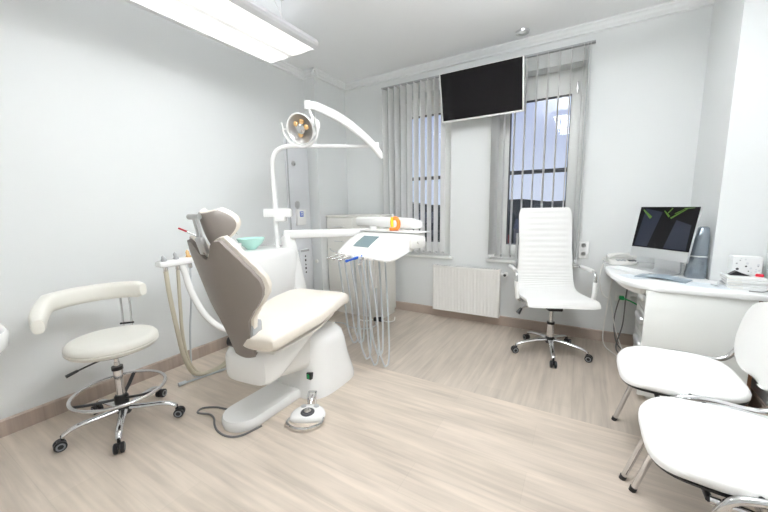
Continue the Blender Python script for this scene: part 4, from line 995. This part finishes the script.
# cables below the desk
def cable(pts, r, m_, lab):
    bm = B(); tube(bm, pts, r, 8); o = obj('power_cable', bm, m_); tag(o, lab, 'cable')
cable([(2.97, -.022, .40), (2.95, -.06, .38), (2.93, -.07, .20), (2.97, -.12, .02), (3.10, -.22, .006), (3.2, -.30, .006)], .005, M['dark_hose'], 'black power cable hanging from the socket under the desk')
cable([(2.90, -.05, .60), (2.87, -.08, .30), (2.86, -.14, .05), (2.93, -.28, .007), (3.02, -.38, .006)], .0045, M['plasticw'], 'white cable hanging furthest left under the desk')
cable([(3.02, -.05, .66), (3.0, -.05, .45), (2.99, -.08, .20), (2.95, -.16, .03), (2.97, -.28, .008), (3.0, -.40, .006)], .005, M['dark_hose'], 'black cable dropping from the desk top beside the drawer unit')
cable([(2.89, -.04, .42), (2.93, -.08, .20), (2.98, -.15, .04), (3.0, -.28, .007), (2.95, -.36, .006)], .004, M['plasticw'], 'white cable curling onto the floor under the desk')
t = thing('plug', 'green plug and lead in the socket under the desk', 'plug', (2.985, -.03, .41))
bm = B(); box(bm, (2.955, -.05, .395), (2.99, -.010, .425), .005); obj('plug_body', bm, M['green'], t)
bm = B(); tube(bm, [(2.98, -.045, .41), (3.03, -.08, .40), (3.10, -.12, .37)], .006, 8); obj('lead', bm, M['green'], t)

# ---------------------------------------------------------------- visitor chairs
def visitor(root_loc, label):
    t = thing('visitor_chair', label, 'chair', root_loc); L0 = V(root_loc)
    # local frame: front = -x, width along y
    def p(x, y, z): return L0+V((x, y, z))
    def seatloop(z, g, n=48):
        out = []
        for k in range(n):
            a = 2*PI*k/n; c_, s_ = math.cos(a), math.sin(a); e = 3.6
            u = math.copysign(abs(c_)**(2/e), c_); w_ = math.copysign(abs(s_)**(2/e), s_)
            hy_ = .232 - .022*(u > 0)*u
            x = u*(.215-g); y = w_*(hy_-g)
            zz = z - .018*max(0, -u-.55)/.45*(1 if z > .42 else .5) + .008*abs(w_)**2 + .010*(u > 0)*u
            out.append(p(x, y, zz))
        return out
    bm = B(); loft(bm, [seatloop(.416, .010), seatloop(.424, .001), seatloop(.438, .0), seatloop(.450, .006), seatloop(.457, .022), seatloop(.459, .06), seatloop(.458, .12)]); obj('seat', bm, M['leather'], t, ang=60)
    bm = B(); loft(bm, [seatloop(.405, .025), seatloop(.409, .004), seatloop(.416, .003)]); obj('seat_shell', bm, M['black'], t, ang=60)
    for s in (-1, 1):
        bm = B(); y = s*.242
        tube(bm, [p(-.185, s*.235, 0.004), p(-.13, s*.238, .20), p(-.075, s*.24, .375), p(-.045, y, .425), p(.01, y, .444), p(.08, y, .446), p(.15, y, .440), p(.205, y, .446), p(.245, y, .478), p(.265, y*.92, .55), p(.285, y*.8, .66)], .0115, 12, n=6)
        lg = obj('front_leg', bm, M['chrome'], t)
        bm = B(); cyl(bm, p(-.1865, s*.235, 0), p(-.182, s*.235, .018), .0135, 12); obj('glide', bm, M['black'], lg)
        bm = B(); tube(bm, [p(-.09, s*.225, .395), p(.0, s*.235, .395), p(.08, s*.238, .375), p(.16, s*.238, .22), p(.25, s*.238, .004)], .0105, 12, n=6)
        lg = obj('rear_leg', bm, M['chrome'], t)
        bm = B(); cyl(bm, p(.252, s*.238, 0), p(.247, s*.238, .018), .0135, 12); obj('glide', bm, M['black'], lg)
    bm = B(); tube(bm, [p(-.09, -.225, .395), p(-.09, .225, .395)], .009, 10, smoothp=False); tube(bm, [p(.10, -.238, .38), p(.10, .238, .38)], .009, 10, smoothp=False)
    for s in (-1, 1): tube(bm, [p(.0, s*.18, .40), p(.0, s*.205, .412), p(.0, s*.242, .452)], .007, 8)
    obj('cross_bar', bm, M['black'], t)
    # backrest
    def bk(sn, v, off):
        v = .5-.5*math.cos(PI*v)
        zz = .475+.30*v; hw_ = .07+.175*max(0, 1-abs(2*v-1)**2.4)**(1/2.2)
        y = sn*hw_; x = .235+.055*(zz-.475)/.30 + .03*(1-sn*sn)*1.0
        return p(x+off, y, zz+.012*(1-sn*sn)*(2*v-1))
    bm = B(); grid(bm, lambda u, v: bk(2*u-1, v, -.020*(1-abs(2*u-1)**6)*(1-abs(2*v-1)**6)-.004), lambda u, v: bk(2*u-1, v, .006), 24, 16); obj('backrest', bm, M['leather'], t, ang=60)
    bm = B(); grid(bm, lambda u, v: bk((2*u-1)*.99, .01+.98*v, .006), lambda u, v: bk((2*u-1)*.97, .02+.96*v, .014), 24, 16); obj('backrest_shell', bm, M['black'], t, ang=60)
    return t
visitor((3.055, -1.50, 0), 'white padded visitor chair with chrome legs directly before the desk end panel')
visitor((3.085, -2.025, 0), 'white padded visitor chair with chrome legs nearest the camera at the right')

# partly seen white basin at the left edge
t = thing('wash_basin', 'rounded edge of a white wall-mounted basin at the far left edge of the picture', 'basin', (.29, -3.245, .54))
def basin(z, k, dz=0): return [(.292+u*.288*k, -3.245+w_*.258*k, z-.035) for u, w_ in sq(40, 2.6)]
bm = B(); loft(bm, [basin(.575, .55), basin(.60, .85), basin(.64, .98), basin(.70, 1.0), basin(.712, .97), basin(.708, .90), basin(.64, .75), basin(.615, .4)]); obj('bowl', bm, M['plastic'], t, ang=60)
bm = B(); box(bm, (0.001, -3.42, .60), (.06, -3.16, .72), .01); tube(bm, [(.03, -3.29, .715), (.03, -3.29, .84), (.07, -3.29, .875), (.16, -3.29, .86), (.17, -3.29, .83)], .011, 12); obj('tap', bm, M['chrome'], t)
# ---------------------------------------------------------------- light & camera
w = bpy.data.worlds.new('sky'); bpy.context.scene.world = w; w.use_nodes = True; nt = w.node_tree; N = nt.nodes
bg = N['Background']; tc = N.new('ShaderNodeTexCoord'); sp = N.new('ShaderNodeSeparateXYZ'); nt.links.new(tc.outputs['Generated'], sp.inputs[0])
cr = N.new('ShaderNodeValToRGB'); e = cr.color_ramp.elements
e[0].position = 0.0; e[0].color = (.62, .68, .82, 1); e[1].position = .6; e[1].color = (.40, .47, .68, 1)
e2 = cr.color_ramp.elements.new(.25); e2.color = (.48, .54, .74, 1)
no = N.new('ShaderNodeTexNoise'); no.inputs['Scale'].default_value = 2.5; no.inputs['Detail'].default_value = 4
mp = N.new('ShaderNodeMapping'); mp.inputs['Scale'].default_value = (1, 1, 4); nt.links.new(tc.outputs['Generated'], mp.inputs[0]); nt.links.new(mp.outputs[0], no.inputs['Vector'])
ma = N.new('ShaderNodeMath'); ma.operation = 'MULTIPLY_ADD'; ma.inputs[1].default_value = .12; nt.links.new(no.outputs['Fac'], ma.inputs[0]); nt.links.new(sp.outputs['Z'], ma.inputs[2])
sb = N.new('ShaderNodeMath'); sb.operation = 'SUBTRACT'; sb.inputs[1].default_value = .06; nt.links.new(ma.outputs[0], sb.inputs[0])
nt.links.new(sb.outputs[0], cr.inputs[0]); nt.links.new(cr.outputs[0], bg.inputs[0]); bg.inputs[1].default_value = 1.15

cam = bpy.data.cameras.new('camera'); co = bpy.data.objects.new('camera', cam); C.objects.link(co)
r = V((0.86196878, 0.50666746, -0.01726004)); u = V((-0.05881458, 0.13375859, 0.98926715)); f = V((-0.50353815, 0.85170225, -0.14509516))
co.matrix_world = Matrix(((r.x, u.x, -f.x, 2.6524194), (r.y, u.y, -f.y, -3.3913242), (r.z, u.z, -f.z, 1.2), (0, 0, 0, 1)))
cam.sensor_width = 36; cam.sensor_fit = 'HORIZONTAL'; cam.lens = 335.857/768*36; cam.clip_start = .05; cam.clip_end = 500
s = bpy.context.scene; s.camera = co
s.view_settings.view_transform = 'Standard'; s.view_settings.look = 'None'; s.view_settings.gamma = 1; s.view_settings.exposure = 0.04
s.view_settings.use_curve_mapping = False
s.cycles.max_bounces = 10; s.cycles.diffuse_bounces = 7
